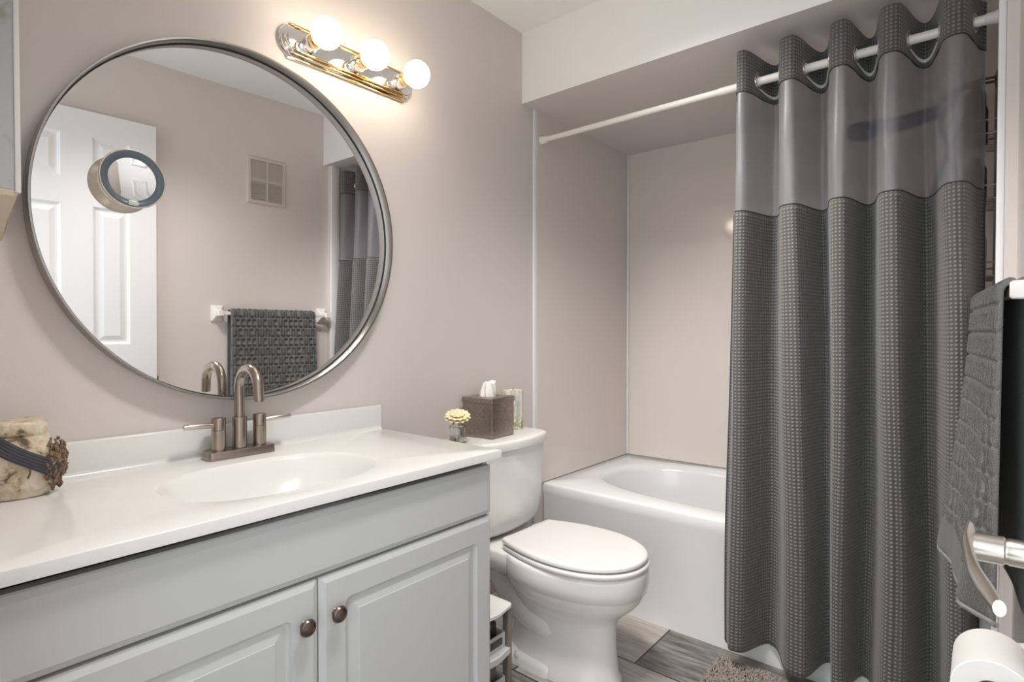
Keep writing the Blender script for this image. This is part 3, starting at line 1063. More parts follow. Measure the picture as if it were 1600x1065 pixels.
def lid_outline(hw, yf, yb, hb, n=40):
    """seat outline: half ellipse in front, sides drawing in to a straight back of half width hb"""
    yc = yf + (yb - yf) * 0.52
    right = []
    for k in range(n + 1):
        y = yf + (yb - yf) * (0.5 - 0.5 * math.cos(PI * k / n))
        if y < yc:
            x = hw * max(0.0, 1 - ((yc - y) / (yc - yf)) ** 2.1) ** (1 / 2.1)
        else:
            q = (y - yc) / (yb - yc)
            x = hw - (hw - hb) * q ** 1.9
        right.append((x, y))
    left = [(-x, y) for x, y in reversed(right)]
    pts = right + left
    out = []
    for p in pts:
        if not out or (abs(p[0] - out[-1][0]) + abs(p[1] - out[-1][1])) > 1e-4:
            out.append(p)
    if abs(out[0][0] - out[-1][0]) + abs(out[0][1] - out[-1][1]) < 1e-4:
        out.pop()
    return out


def slab(outl, prof, cy_):
    """prof = (z, inset): outline shrunk about its centre"""
    rings = []
    for z, ins in prof:
        rings.append([(x - ins * x / max(0.02, math.hypot(x, y - cy_)), y - ins * (y - cy_) / max(0.02, math.hypot(x, y - cy_)), z) for x, y in outl])
    bm_ = bmesh.new()
    loft(bm_, rings)
    return bm_


ol = lid_outline(0.186, -0.728, -0.262, 0.135)
tl(obj('seat', slab(ol, ((0.396, 0.012), (0.397, 0.004), (0.400, 0.001), (0.408, 0.0), (0.4125, 0.004), (0.413, 0.014)), -0.48), M['seat'], toi, smooth=50))
ol = lid_outline(0.183, -0.722, -0.252, 0.132)
tl(obj('lid', slab(ol, ((0.4165, 0.014), (0.417, 0.006), (0.4195, 0.001), (0.428, 0.0), (0.4325, 0.004), (0.4345, 0.012), (0.4352, 0.03)), -0.48), M['seat'], toi, smooth=50))
for s in (-1, 1):
    bm = B(s * 0.085 - 0.022, s * 0.085 + 0.022, -0.262, -0.232, 0.392, 0.424, bevel=0.006, seg=3)
    tl(obj('hinge', bm, M['seat'], toi))

# ------------------------------------------------------------------ things on the tank lid
ZT = 0.7592
bx = thing('tissue_box', 'square antiqued metal tissue box cover with a tissue on the toilet tank', 'tissue box', (1.580, -0.094, ZT + 0.0004), R(5))
bm = bmesh.new()
h = 0.070
rg = []
for z, ins in ((0, 0.002), (0.002, 0.0), (0.127, 0.0), (0.129, -0.0025), (0.145, -0.0025), (0.148, 0.0)):
    rg.append([(x, y, z) for x, y in rrect(2 * (h - ins), 2 * (h - ins), 0.004, 3)])
rg += [[(x, y, z) for x, y in rrect(2 * q, 2 * q, 0.004 + (h - q) * 0.3, 3)] for q, z in ((0.066, 0.1485), (0.034, 0.1485), (0.032, 0.146), (0.031, 0.11))]
loft(bm, rg)
obj('cover', bm, M['tissue_metal'], bx, smooth=30)
bm = bmesh.new()
rings = []
rnd = random.Random(11)
for k in range(9):
    z = 0.124 + 0.076 * k / 8
    q = k / 8
    ring = []
    for i in range(28):
        t = 2 * PI * i / 28
        rr_ = 1.3 * (0.024 + 0.007 * math.sin(q * PI * 0.9)) * (1 - 0.25 * q) * (1 + 0.22 * math.sin(3 * t + 1.2 + q * 1.4) + 0.10 * math.sin(7 * t + q * 3))
        ring.append((rr_ * math.cos(t) * 1.05 + 0.004 * q, rr_ * math.sin(t) * 0.75, z + 0.006 * q * math.sin(2 * t + 1)))
    rings.append(ring)
rings.append([(x * 0.55, y * 0.4, z - 0.006) for x, y, z in rings[-1]])
loft(bm, rings, False, True)
obj('tissue', bm, M['paper'], bx, smooth=45)['label'] = 'white tissue pulled out of the top'

cnd = thing('candle', 'pale bark-wrapped pillar candle behind the metal tissue box', 'candle', (1.765, -0.060, ZT + 0.0004))
cnd.scale = (1.1, 1.1, 1.05)
bm = bmesh.new()
lathe(bm, [(0.037, 0), (0.0385, 0.002), (0.0385, 0.143), (0.0375, 0.146), (0.034, 0.147), (0.032, 0.144)], (0, 0, 0), (0, 0, 1), 40, True, True)
obj('candle_body', bm, M['birch'], cnd)
bm = bmesh.new()
tube(bm, [(0, 0, 0.143), (0.001, 0, 0.149), (0.003, 0, 0.1555)], 0.0012, 8)
obj('wick', bm, M['dark_plastic'], cnd)

dif = thing('flower_diffuser', 'small glass jar with a cream flower in front of the tissue box', 'diffuser', (1.395, -0.115, ZT + 0.0004))
dif.scale = (1.28, 1.28, 1.28)
bm = bmesh.new()
lathe(bm, [(0.0, 0.0), (0.022, 0.0), (0.0245, 0.002), (0.0245, 0.042), (0.0215, 0.048), (0.014, 0.050), (0.013, 0.058), (0.0145, 0.060), (0.0125, 0.0605), (0.011, 0.058), (0.0115, 0.0495), (0.019, 0.046), (0.0222, 0.041), (0.0222, 0.006), (0.020, 0.0045), (0.0, 0.0045)], (0, 0, 0), (0, 0, 1), 36, False, False)
obj('glass_jar', bm, M['glass'], dif)
bm = bmesh.new()
lathe(bm, [(0.0, 0.0055), (0.0205, 0.0055), (0.0215, 0.007), (0.0215, 0.018), (0.0, 0.018)], (0, 0, 0), (0, 0, 1), 32, False, False)
obj('scented_oil', bm, M['glass'], dif)
bm = bmesh.new()
tube(bm, spline([(0.006, 0.004, 0.007), (0.004, -0.003, 0.03), (0, 0, 0.055), (0, 0, 0.068)], 6), 0.0022, 8)
obj('wick_stem', bm, M['stem'], dif)
bm = bmesh.new()
for layer, (n_, L, tilt_, z) in enumerate(((13, 0.037, 6, 0.068), (13, 0.035, 26, 0.069), (9, 0.024, 52, 0.070))):
    for k in range(n_):
        a = 2 * PI * k / n_ + layer * 0.3
        d = Vector((math.cos(a), math.sin(a), 0))
        s = Vector((-math.sin(a), math.cos(a), 0))
        up = Vector((0, 0, 1))
        c0 = Vector((0, 0, z))
        rows = []
        for q, wd in ((0.05, 0.002), (0.4, 0.0055), (0.75, 0.0075), (0.92, 0.0055), (1.0, 0.001)):
            ang = R(tilt_) * (1 - 0.5 * q)
            p = c0 + d * (L * q * math.cos(ang)) + up * (L * q * math.sin(ang))
            rows.append((p - s * wd + up * 0.0012, p - up * 0.0004, p + s * wd + up * 0.0012))
        for r0, r1 in zip(rows[:-1], rows[1:]):
            for j in range(2):
                bm.faces.new([bm.verts.new(v) for v in (r0[j], r0[j + 1], r1[j + 1], r1[j])])
bmesh.ops.remove_doubles(bm, verts=bm.verts, dist=1e-5)
sphere(bm, (0, 0, 0.068), 0.006, 12)
fm = Matrix.Translation((0, 0, 0.068)) @ Matrix.Rotation(R(20), 4, Vector((1, -1, 0)).normalized()) @ Matrix.Translation((0, 0, -0.066))
bmesh.ops.transform(bm, matrix=fm, verts=bm.verts)
obj('flower', bm, M['petal'], dif, smooth=70, solid=0.0006)

# ------------------------------------------------------------------ small drawer tower between vanity and toilet
KX, KY = 1.262, -0.275
crt = thing('storage_tower', 'narrow plastic drawer tower with white top between vanity and toilet', 'drawer unit', (KX, KY, 0))
hw, hd_ = 0.085, 0.135


def wavy_slab(z0, z1, ins=0.0, wave=0.012):
    rg_ = []
    for z, i_ in ((z0, 0.004), (z0 + 0.003, 0.0), (z1 - 0.003, 0.0), (z1, 0.004)):
        pts = []
        for px, py in rrect(2 * (hw - ins - i_), 2 * (hd_ - ins - i_), 0.014, 5):
            pts.append((px, py, z))
        # densify the front edge with a shallow wave
        out = []
        for a, b_ in zip(pts, pts[1:] + pts[:1]):
            for q in range(6):
                x = a[0] + (b_[0] - a[0]) * q / 6
                y = a[1] + (b_[1] - a[1]) * q / 6
                out.append((x, y - (wave * math.cos(x / hw * PI * 0.5) ** 2 if y < 0 else 0), z))
        rg_.append(out)
    bm_ = bmesh.new()
    loft(bm_, rg_)
    return bm_


obj('top', wavy_slab(0.289, 0.303), M['white_plastic'], crt)['label'] = 'white tray top'
for sx in (-1, 1):
    for sy in (-1, 1):
        obj('post', B(sx * 0.074 - 0.009, sx * 0.074 + 0.009, sy * 0.120 - 0.012, sy * 0.120 + 0.012, 0.0, 0.2885, 0.002), M['grey_plastic'], crt)
obj('back_panel', B(-0.064, 0.064, 0.122, 0.128, 0.02, 0.2885), M['grey_plastic'], crt)
for z in (0.006, 0.145):
    bm = wavy_slab(z, z + 0.024, 0.002)
    box(bm, -0.060, -0.056, -0.12, 0.115, z + 0.022, z + 0.075)
    box(bm, 0.056, 0.060, -0.12, 0.115, z + 0.022, z + 0.075)
    box(bm, -0.060, 0.060, 0.111, 0.115, z + 0.022, z + 0.075)
    n0 = len(bm.verts)
    box(bm, -0.060, 0.060, -0.122, -0.118, z + 0.022, z + 0.072)
    dr = obj('drawer', bm, M['light_grey'], crt)
    bm = B(-0.045, 0.045, -0.126, -0.1225, z + 0.04, z + 0.062, bevel=0.0015)
    obj('handle', bm, M['dark_plastic'], dr)
    bm = B(-0.050, 0.050, -0.10, 0.095, z + 0.0255, z + 0.105, bevel=0.01)
    bx_ = tag(obj('toiletry_pouch', bm, M['dark_plastic'] if z > 0.1 else M['grey_plastic'], None, loc=(KX, KY, 0)),
              'dark pouch in the upper drawer of the plastic tower' if z > 0.1 else 'taupe pouch in the lower drawer of the plastic tower', 'pouch', 'pouches in the drawer tower')

# ------------------------------------------------------------------ bathtub
tub = thing('bathtub', 'white alcove bathtub with flat apron behind the toilet', 'bathtub', ((XT + XB) / 2, YW / 2, 0))
ZR = 0.469
x0, x1, y0, y1 = XT, XB - 0.005, YW + 0.007, -0.007
tcx, tcy = (x0 + x1) / 2 + 0.01, (y0 + y1) / 2
N = 160
bm = bmesh.new()
rings = [rect_ring(x0, x1, y0, y1, tcx, tcy, N, 0.0), rect_ring(x0, x1, y0, y1, tcx, tcy, N, ZR - 0.062), rect_ring(x0 - 0.004, x1, y0, y1, tcx, tcy, N, ZR - 0.052),
         rect_ring(x0 - 0.005, x1, y0, y1, tcx, tcy, N, ZR - 0.012), rect_ring(x0 - 0.002, x1, y0, y1, tcx, tcy, N, ZR - 0.004), rect_ring(x0 + 0.006, x1 - 0.006, y0 + 0.006, y1 - 0.006, tcx, tcy, N, ZR)]
for a, b_, z, ex in ((0.325, 0.682, 0.0, 2.9), (0.312, 0.668, -0.003, 2.8), (0.300, 0.655, -0.012, 2.7), (0.292, 0.645, -0.03, 2.7), (0.280, 0.62, -0.12, 2.7), (0.262, 0.575, -0.25, 2.8), (0.245, 0.545, -0.335, 2.9), (0.215, 0.50, -0.368, 2.9), (0.16, 0.42, -0.378, 2.8), (0.05, 0.15, -0.382, 2.4)):
    rings.append(sup(tcx, tcy, a, b_, ex, N, ZR + z))
loft(bm, rings, True, True)
place(obj('shell', bm, M['tub'], tub, smooth=50), tub)
bm = bmesh.new()
lathe(bm, [(0.0, 0), (0.034, 0), (0.034, 0.006), (0.028, 0.009), (0.0, 0.010)], (tcx, y0 + 0.128, 0.33), (0, 1, 0.25), 32, False, False)
place(obj('overflow_plate', bm, M['chrome'], tub), tub)

# ------------------------------------------------------------------ shower rod
RX, RZ = 2.030, 2.006
rod = thing('shower_rod', 'white tension rod across the bathtub opening under the bulkhead', 'curtain rod', (RX, YW / 2, RZ))
bm = bmesh.new()
cyl(bm, (RX, -0.03, RZ), (RX, -0.80, RZ), 0.0115, n=24)
cyl(bm, (RX, -0.80, RZ), (RX, YW + 0.03, RZ), 0.0135, n=24)
place(obj('tube', bm, M['rod'], rod), rod)
for a, b_ in ((-0.0065, -1), (YW + 0.0065, 1)):
    bm = bmesh.new()
    lathe(bm, [(0.0, 0), (0.0185, 0), (0.0185, 0.012), (0.0165, 0.016), (0.0155, 0.034), (0.0145, 0.036), (0.0115, 0.038)], (RX, a, RZ), (0, b_, 0), 28, False, False)
    place(obj('end_cap', bm, M['ceramic_white'], rod), rod)

# ------------------------------------------------------------------ shower curtain
cur = thing('shower_curtain', 'charcoal waffle-weave shower curtain with sheer band on the white rod', 'shower curtain', (RX, -1.2, 0.06))
TOPY = [-0.868, -0.898, -0.962, -1.048, -1.108, -1.194, -1.246, -1.318, -1.388, -1.468, -1.530]
BOTY = [-0.862, -0.905, -0.985, -1.098, -1.158, -1.206, -1.262, -1.345, -1.420, -1.492, -1.532]
#        edge  crest trough crest ...
SIDE = [-0.3, -1, 1, -1, 1, -1, 1, -1, 1, -1, 0.75]
NC = 34


def cur_pt(col, z):
    """point of the cloth at column col (0 .. 10, continuous) and height z"""
    k = min(int(col), 9)
    t = col - k
    q = min(1.0, max(0.0, (2.0 - z) / 1.6))
    q = q * q * (3 - 2 * q)
    ya = TOPY[k] + (BOTY[k] - TOPY[k]) * q
    yb = TOPY[k + 1] + (BOTY[k + 1] - TOPY[k + 1]) * q
    tt = t if k % 2 else 1 - t          # 0 on the crest towards the room, 1 in the trough
    s2 = (0.5 - 0.5 * math.cos(PI * tt)) ** 1.5
    s2 = s2 if k % 2 else 1 - s2
    side = SIDE[k] + (SIDE[k + 1] - SIDE[k]) * min(1, max(0, s2))
    y = ya + (yb - ya) * (t * 0.75 + 0.25 * (t - math.sin(2 * PI * t) / (2 * PI) * -0.8))
    amp = 0.094 - 0.026 * q
    cx_ = 2.036 - 0.068 * q
    # slow irregularity of the folds down the cloth
    cx_ += 0.004 * math.sin(z * 3.1 + k * 1.7) * q
    y += 0.004 * math.sin(z * 4.3 + col * 1.3) * q
    return Vector((cx_ + amp * side, y, z))


cols = [k + i / NC for k in range(10) for i in range(NC)] + [10.0]
# arc length at mid height for the weave
arc = [0.0]
for a, b_ in zip(cols[:-1], cols[1:]):
    arc.append(arc[-1] + (cur_pt(b_, 1.6) - cur_pt(a, 1.6)).length)


def cloth(zs_fn, rows, wrinkle=0.0, hole=False):
    bm_ = bmesh.new()
    uvl = bm_.loops.layers.uv.new('UVMap')
    grid = []
    uvs = {}
    for i, c_ in enumerate(cols):
        z0_, z1_ = zs_fn(c_)
        colv = []
        for j in range(rows + 1):
            z = z0_ + (z1_ - z0_) * j / rows
            p = cur_pt(c_, z)
            if wrinkle:
                p.x += wrinkle * (math.sin(arc[i] * 95 + z * 9) * 0.6 + math.sin(arc[i] * 41 - z * 23 + 1.3) * 0.5) * math.sin(PI * j / rows)
                p.y += wrinkle * 0.5 * math.sin(arc[i] * 60 + z * 14)
            v = bm_.verts.new(p)
            uvs[v] = (arc[i], z)
            colv.append(v)
        grid.append(colv)
    for i in range(len(cols) - 1):
        for j in range(rows):
            q = (grid[i][j], grid[i + 1][j], grid[i + 1][j + 1], grid[i][j + 1])
            if hole:
                c_ = (q[0].co + q[2].co) / 2
                if math.hypot(c_.x - RX, c_.z - RZ) < 0.0185:
                    continue
            f = bm_.faces.new(q)
            for lp in f.loops:
                lp[uvl].uv = uvs[lp.vert]
    return bm_


def hem(c_):
    # hem a little lower on the crests that lean forward
    return 0.082 + 0.004 * math.sin(c_ * 1.9)


place(obj('header', cloth(lambda c_: (1.952, 2.088), 30, hole=True), M['waffle'], cur, smooth=80, solid=0.0022), cur)
place(obj('sheer_panel', cloth(lambda c_: (1.553, 1.954), 40, wrinkle=0.0022), M['sheer'], cur, smooth=80), cur)['label'] = 'see-through satin band'
place(obj('waffle_panel', cloth(lambda c_: (hem(c_), 1.555), 90), M['waffle'], cur, smooth=80, solid=0.0022), cur)
for z in (1.952, 1.554):
    bm = bmesh.new()
    tube(bm, [cur_pt(c_, z) + Vector((-0.0012, 0, 0)) for c_ in cols[::2]], 0.0022, 6)
    place(obj('seam', bm, M['stitch'], cur), cur)['label'] = 'dark stitched seam'
for c_ in (0.0, 10.0):
    bm = bmesh.new()
    tube(bm, [cur_pt(c_, 0.09 + 1.46 * k / 30) for k in range(31)], 0.003, 6)
    place(obj('side_hem', bm, M['stitch'], cur), cur)
# grommets where the cloth crosses the rod
for k in range(1, 10):
    best = min((c_ for c_ in cols if k <= c_ <= k + 1), key=lambda c_: abs(cur_pt(c_, RZ).x - RX))
    a0 = arc[cols.index(best)]

    def at_arc(s_):
        n_ = min(range(len(arc)), key=lambda q_: abs(arc[q_] - s_))
        m_ = min(len(arc) - 1, max(0, n_ + (1 if s_ > arc[n_] else -1)))
        f_ = 0 if arc[m_] == arc[n_] else (s_ - arc[n_]) / (arc[m_] - arc[n_])
        return cols[n_] + (cols[m_] - cols[n_]) * f_

    bm = bmesh.new()
    loop = []
    for i in range(28):
        a = 2 * PI * i / 28
        rr_ = []
        for b_ in range(10):
            t_ = 2 * PI * b_ / 10
            rad_ = 0.0225 + 0.0042 * math.cos(t_)
            c_ = at_arc(a0 + rad_ * math.cos(a))
            p = cur_pt(c_, RZ + rad_ * math.sin(a))
            d = (cur_pt(min(10, c_ + 0.02), RZ) - cur_pt(max(0, c_ - 0.02), RZ)).normalized()
            nrm = d.cross(Vector((0, 0, 1))).normalized()
            rr_.append(p + nrm * (0.0034 * math.sin(t_)))
        loop.append(rr_)
    loft(bm, loop + [loop[0]], False, False)
    bmesh.ops.remove_doubles(bm, verts=bm.verts, dist=1e-5)
    place(obj('grommet', bm, M['grommet'], cur), cur)
# pale tubes stand in for the wall seen through slits under the rod
for k in (2, 4, 6, 8):
    bm = bmesh.new()
    pts, rad = [], []
    for i in range(25):
        u_ = -1 + 2 * i / 24
        pts.append(cur_pt(k + 0.50 * u_, RZ - 0.020 - 0.014 * (1 - u_ * u_)) + Vector((-0.003, 0, 0)))
        rad.append(0.0012 + 0.0038 * (1 - u_ * u_))
    tube(bm, pts, rad, 8)
    place(obj('slit_crescent', bm, M['rod'], cur), cur)['label'] = 'pale crescent under the rod'

# ------------------------------------------------------------------ shower head and caddy behind the curtain
shw = thing('overhead_shower', 'dark shower head on its arm seen through the sheer curtain band', 'shower head', (2.45, YW + 0.006, 1.98))
bm = bmesh.new()
lathe(bm, [(0.0, 0), (0.032, 0), (0.030, 0.006), (0.012, 0.012), (0.0, 0.013)], (0, 0.0, 0), (0, 1, 0), 28, False, False)
obj('flange', bm, M['bronze'], shw)
bm = bmesh.new()
tube(bm, spline([(0, 0.005, 0), (0, 0.08, 0.0), (0, 0.13, -0.03)], 6), 0.0105, 16)
lathe(bm, [(0.0, 0), (0.022, 0.0), (0.024, 0.01), (0.024, 0.05), (0.02, 0.06), (0.0, 0.06)], (0, 0.13, -0.01), (0, 0.15, -1), 24, False, False)
obj('arm', bm, M['bronze'], shw)
bm = bmesh.new()
path = spline([(0, 0.13, -0.06), (0, 0.20, -0.075), (0, 0.28, -0.085), (0, 0.35, -0.080)], 6)
tube(bm, path, [0.022 + 0.008 * i / (len(path) - 1) for i in range(len(path))], 18)
lathe(bm, [(0.0, -0.02), (0.028, -0.02), (0.050, 0.0), (0.052, 0.012), (0.047, 0.02), (0.0, 0.022)], (0, 0.385, -0.08), (-0.25, 0.15, -1), 32, False, False)
obj('spray_head', bm, M['dark_plastic'], shw)
bm = bmesh.new()
tube(bm, spline([(0, 0.14, -0.06), (0, 0.15, -0.12), (0.0, 0.12, -0.25), (0, 0.10, -0.42), (0, 0.13, -0.60), (0, 0.17, -0.62), (0, 0.19, -0.52), (0, 0.16, -0.30), (0, 0.08, -0.10), (0, 0.05, -0.02)], 8), 0.009, 12)
obj('hose', bm, M['teal'], shw)

cad = thing('shower_caddy', 'wire shower caddy with shelves at the right wall behind the curtain', 'shower caddy', (2.62, YW + 0.006, 1.2))


def caddy_shelf(z, dep=0.115, hw_=0.13):
    bm_ = bmesh.new()
    for zz in (z, z + 0.045):
        tube(bm_, [(-hw_, 0.004, zz), (-hw_, dep, zz), (hw_, dep, zz), (hw_, 0.004, zz), (-hw_, 0.004, zz)], 0.0026, 8)
    for k in range(9):
        x = -hw_ + 2 * hw_ * k / 8
        tube(bm_, [(x, 0.004, z), (x, dep, z)], 0.0016, 6)
    for k in range(7):
        x = -hw_ + 2 * hw_ * k / 6
        tube(bm_, [(x, dep, z), (x, dep, z + 0.045)], 0.0016, 6)
    return bm_


SH = (0.14, 0.40, 0.62)
for z in SH:
    obj('shelf', caddy_shelf(z), M['wire'], cad)
bm = bmesh.new()
for sx in (-1, 1):
    tube(bm, [(sx * 0.06, 0.006, 0.10), (sx * 0.06, 0.006, 0.80)], 0.003, 8)
tube(bm, spline([(-0.06, 0.006, 0.80), (-0.03, 0.007, 0.84), (0.03, 0.007, 0.84), (0.06, 0.006, 0.80)], 6), 0.003, 8)
obj('hanger', bm, M['wire'], cad)


def bottle(x, y, z, r, h, m_, capm, label, sq=2.0):
    t = thing('shampoo_bottle', label, 'bottle', (x, y, z), 0, 'bottles on the shower caddy')
    bm_ = bmesh.new()
    lathe(bm_, [(r * .9, 0), (r, 0.004), (r, h * 0.72), (r * 0.9, h * 0.80), (r * 0.45, h * 0.86)], (0, 0, 0), (0, 0, 1), 28)
    obj('bottle_body', bm_, m_, t)
    bm_ = bmesh.new()
    lathe(bm_, [(r * .5, h * 0.86), (r * 0.52, h * 0.87), (r * 0.52, h * 0.985), (r * 0.46, h)], (0, 0, 0), (0, 0, 1), 24)
    obj('bottle_cap', bm_, capm, t)


yb_ = YW + 0.006
bottle(2.56, yb_ + 0.062, 1.2 + SH[2] + 0.0028, 0.030, 0.20, M['maroon'], M['maroon'], 'maroon bottle on the top shelf of the shower caddy, nearer the curtain')
bottle(2.66, yb_ + 0.060, 1.2 + SH[2] + 0.0028, 0.034, 0.17, M['maroon'], M['dark_plastic'], 'maroon bottle with a black cap on the top caddy shelf')
bottle(2.55, yb_ + 0.060, 1.2 + SH[1] + 0.0028, 0.032, 0.15, M['teal'], M['dark_plastic'], 'dark teal bottle on the middle shelf of the shower caddy')
bottle(2.67, yb_ + 0.058, 1.2 + SH[1] + 0.0028, 0.030, 0.16, M['dark_plastic'], M['white_plastic'], 'black bottle with a white cap on the middle caddy shelf')
bottle(2.57, yb_ + 0.060, 1.2 + SH[0] + 0.0028, 0.034, 0.18, M['white_plastic'], M['light_grey'], 'white bottle on the lowest shelf of the shower caddy')
bottle(2.67, yb_ + 0.060, 1.2 + SH[0] + 0.0028, 0.032, 0.15, M['bristle'], M['white_plastic'], 'amber bottle on the lowest shelf of the shower caddy')

# ------------------------------------------------------------------ air vent in the right wall, seen in the mirror
vnt = thing('air_vent', 'wall-coloured louvred air vent on the wall reflected in the mirror', 'vent', (1.554, yw(1.554), 1.962), WA)
bm = bmesh.new()
W2, H2 = 0.110, 0.130


def vring(ins, dep):
    return [(-W2 + ins, dep, -H2 + ins), (W2 - ins, dep, -H2 + ins), (W2 - ins, dep, H2 - ins), (-W2 + ins, dep, H2 - ins)]


loft(bm, [vring(0, 0.0), vring(0, 0.004), vring(0.006, 0.010), vring(0.020, 0.011), vring(0.024, 0.004)], True, True)
box(bm, -0.006, 0.006, 0.003, 0.010, -H2 + 0.022, H2 - 0.022)
box(bm, -W2 + 0.022, W2 - 0.022, 0.003, 0.0098, -0.004, 0.004)
obj('frame', bm, M['vent'], vnt, smooth=20)
bm = bmesh.new()
for half in (-1, 1):
    for k in range(11):
        zc = half * 0.053 + (k - 5) * 0.0088
        for sx in (-1, 1):
            n0 = len(bm.verts)
            box(bm, sx * 0.047 - 0.039, sx * 0.047 + 0.039, -0.0006, 0.0006, -0.005, 0.005)
            bm.verts.ensure_lookup_table()
            rm = Matrix.Translation((0, 0.0085, zc)) @ Matrix.Rotation(R(38 if half < 0 else -38), 4, 'X')
            for v in bm.verts[n0:]:
                v.co = rm @ v.co
obj('louvre', bm, M['vent'], vnt, smooth=20)
bm = bmesh.new()
sphere(bm, (0, 0.011, 0.0), 0.005, 12)
tube(bm, [(0, 0.011, 0), (0.001, 0.016, -0.012)], 0.0018, 8)
obj('lever', bm, M['vent'], vnt)

# ------------------------------------------------------------------ towel bar and towel
BZ = 1.222
BA = math.atan2(0.054, 0.595)


def by(x):
    return -1.581 + (x - 1.29) * 0.054 / 0.595


tb = thing('towel_bar', 'white ceramic towel bar on the right wall holding the charcoal towel', 'towel bar', (1.59, yw(1.59), BZ))
bm = bmesh.new()
loft(bm, [[(x, by(x) + a, BZ + b_) for a, b_ in rrect(0.019, 0.019, 0.003, 3)] for x in (1.283, 1.892)])
place(obj('bar', bm, M['ceramic_white'], tb), tb)
for x in (1.29, 1.885):
    w0 = yw(x)
    st = by(x) - w0
    bm = bmesh.new()
    loft(bm, [[(x + px, w0 + y, BZ + pz) for px, pz in rrect(2 * a, 2 * b_, 0.004, 3)] for y, a, b_ in ((-0.003, 0.030, 0.042), (0.008, 0.030, 0.042), (0.012, 0.026, 0.038), (0.020, 0.018, 0.024), (0.030, 0.0145, 0.0165), (st + 0.012, 0.0145, 0.0155), (st + 0.016, 0.012, 0.0125))])
    place(obj('post', bm, M['ceramic_white'], tb, smooth=30), tb)


def sdf_rr(x, y, hx, hy, r):
    qx, qy = abs(x) - hx + r, abs(y) - hy + r
    return math.hypot(max(qx, 0), max(qy, 0)) + min(max(qx, qy), 0) - r


def terry_height(u, v):
    """sculpted pile: rows of rounded arches turned up, down and sideways; 1 = full pile, 0 = flat ground"""
    ph, pw = 0.052, 0.0285
    row = math.floor(v / ph)
    fu = u / pw + (0.5 if row % 2 else 0.0)
    col = math.floor(fu)
    x = (fu - col - 0.5) * pw
    y = (v / ph - row - 0.5) * ph
    d = sdf_rr(x, y, pw / 2 - 0.0012, ph / 2 - 0.0016, 0.010)
    out = min(1.0, max(0.0, -d / 0.0026))
    kind = (col * 7 + row * 3 + (col // 3)) % 3
    if kind == 0:
        s = sdf_rr(x, y + 0.012, 0.0024, 0.022, 0.002)
    elif kind == 1:
        s = sdf_rr(x - 0.007, y, 0.011, 0.0105, 0.004)
    else:
        s = sdf_rr(x - 0.007, y, 0.011, 0.0105, 0.004) if row % 2 else sdf_rr(x, y - 0.012, 0.0024, 0.022, 0.002)
    return out * min(1.0, max(0.0, s / 0.0022))


TX_A, TX_B = 1.335, 1.80
tow = thing('hand_towel', 'charcoal sculpted terry towel folded over the white towel bar', 'towel', (1.57, by(1.57), 0.59))


def towel_mid(u, s):
    """u 0..1 near to far along the bar; s = arc position, 0 at the top of the bar, + down the room side, - down the wall side"""
    x = TX_A + (TX_B - TX_A) * u
    r = 0.020
    BY = by(x)
    a = PI * r / 2
    if abs(s) <= a:
        t = s / r
        return Vector((x, BY + r * math.sin(t), BZ - 0.006 + r * math.cos(t) + 0.004)), Vector((0, math.sin(t), math.cos(t)))
    d = abs(s) - a
    if s > 0:
        fl = d / 0.62
        k_ = min(1.0, u / 0.16)
        k_ = k_ * k_ * (3 - 2 * k_)
        y = BY + r + 0.003 * fl + 0.034 * u ** 1.3 * fl ** 1.2 + 0.044 * k_ * (1 - 0.45 * u) * fl ** 1.9 + 0.010 * math.sin(u * 9.0 + 0.6) * fl * (0.3 + 0.7 * u) + 0.004 * math.sin(u * 17) * fl
        x -= 0.006 * fl * (1 - u) - 0.02 * u * fl * 0
        n = Vector((0, 1, 0.03))
    else:
        fl = d / 0.60
        y = max(BY - r - 0.006 * fl, yw(x) + 0.011) + 0.002 * math.sin(u * 11) * fl
        n = Vector((0, -1, 0))
    z = BZ - 0.002 - d
    return Vector((x, y, z)), n


def towel_mesh():
    nu, ns = 150, 420
    s0, s1 = -0.615, 0.632
    bm_ = bmesh.new()
    lay = bm_.verts.layers.float.new('pile')
    outer, inner = [], []
    for j in range(ns + 1):
        s = s0 + (s1 - s0) * j / ns
        ro, ri = [], []
        for i in range(nu + 1):
            u = i / nu
            p, n = towel_mid(u, s)
            near = min(u, 1 - u) * (TX_B - TX_A)
            end = min(s - s0, s1 - s)
            edge_ = min(1.0, near / 0.012) * min(1.0, end / 0.012)
            band = min(near, end)
            hgt = terry_height(u * (TX_B - TX_A), s - s0 + 0.01)
            if end < 0.085 and end > 0.012:
                hgt = 0.7
            th = (0.0035 + 0.0065 * hgt) * (0.45 + 0.55 * edge_)
            v = bm_.verts.new(p + n.normalized() * th)
            v[lay] = hgt * edge_
            ro.append(v)
            if i % 3 == 0 or i == nu:
                pass
            w_ = bm_.verts.new(p - n.normalized() * 0.0035 * (0.45 + 0.55 * edge_))
            w_[lay] = 0.6
            ri.append(w_)
        outer.append(ro)
        inner.append(ri)
    for j in range(ns):
        for i in range(nu):
            bm_.faces.new((outer[j][i], outer[j][i + 1], outer[j + 1][i + 1], outer[j + 1][i]))
            bm_.faces.new((inner[j][i], inner[j + 1][i], inner[j + 1][i + 1], inner[j][i + 1]))
    for j in range(ns):
        bm_.faces.new((outer[j][0], outer[j + 1][0], inner[j + 1][0], inner[j][0]))
        bm_.faces.new((outer[j][nu], inner[j][nu], inner[j + 1][nu], outer[j + 1][nu]))
    for i in range(nu):
        bm_.faces.new((outer[0][i], inner[0][i], inner[0][i + 1], outer[0][i + 1]))
        bm_.faces.new((outer[ns][i], outer[ns][i + 1], inner[ns][i + 1], inner[ns][i]))
    return bm_


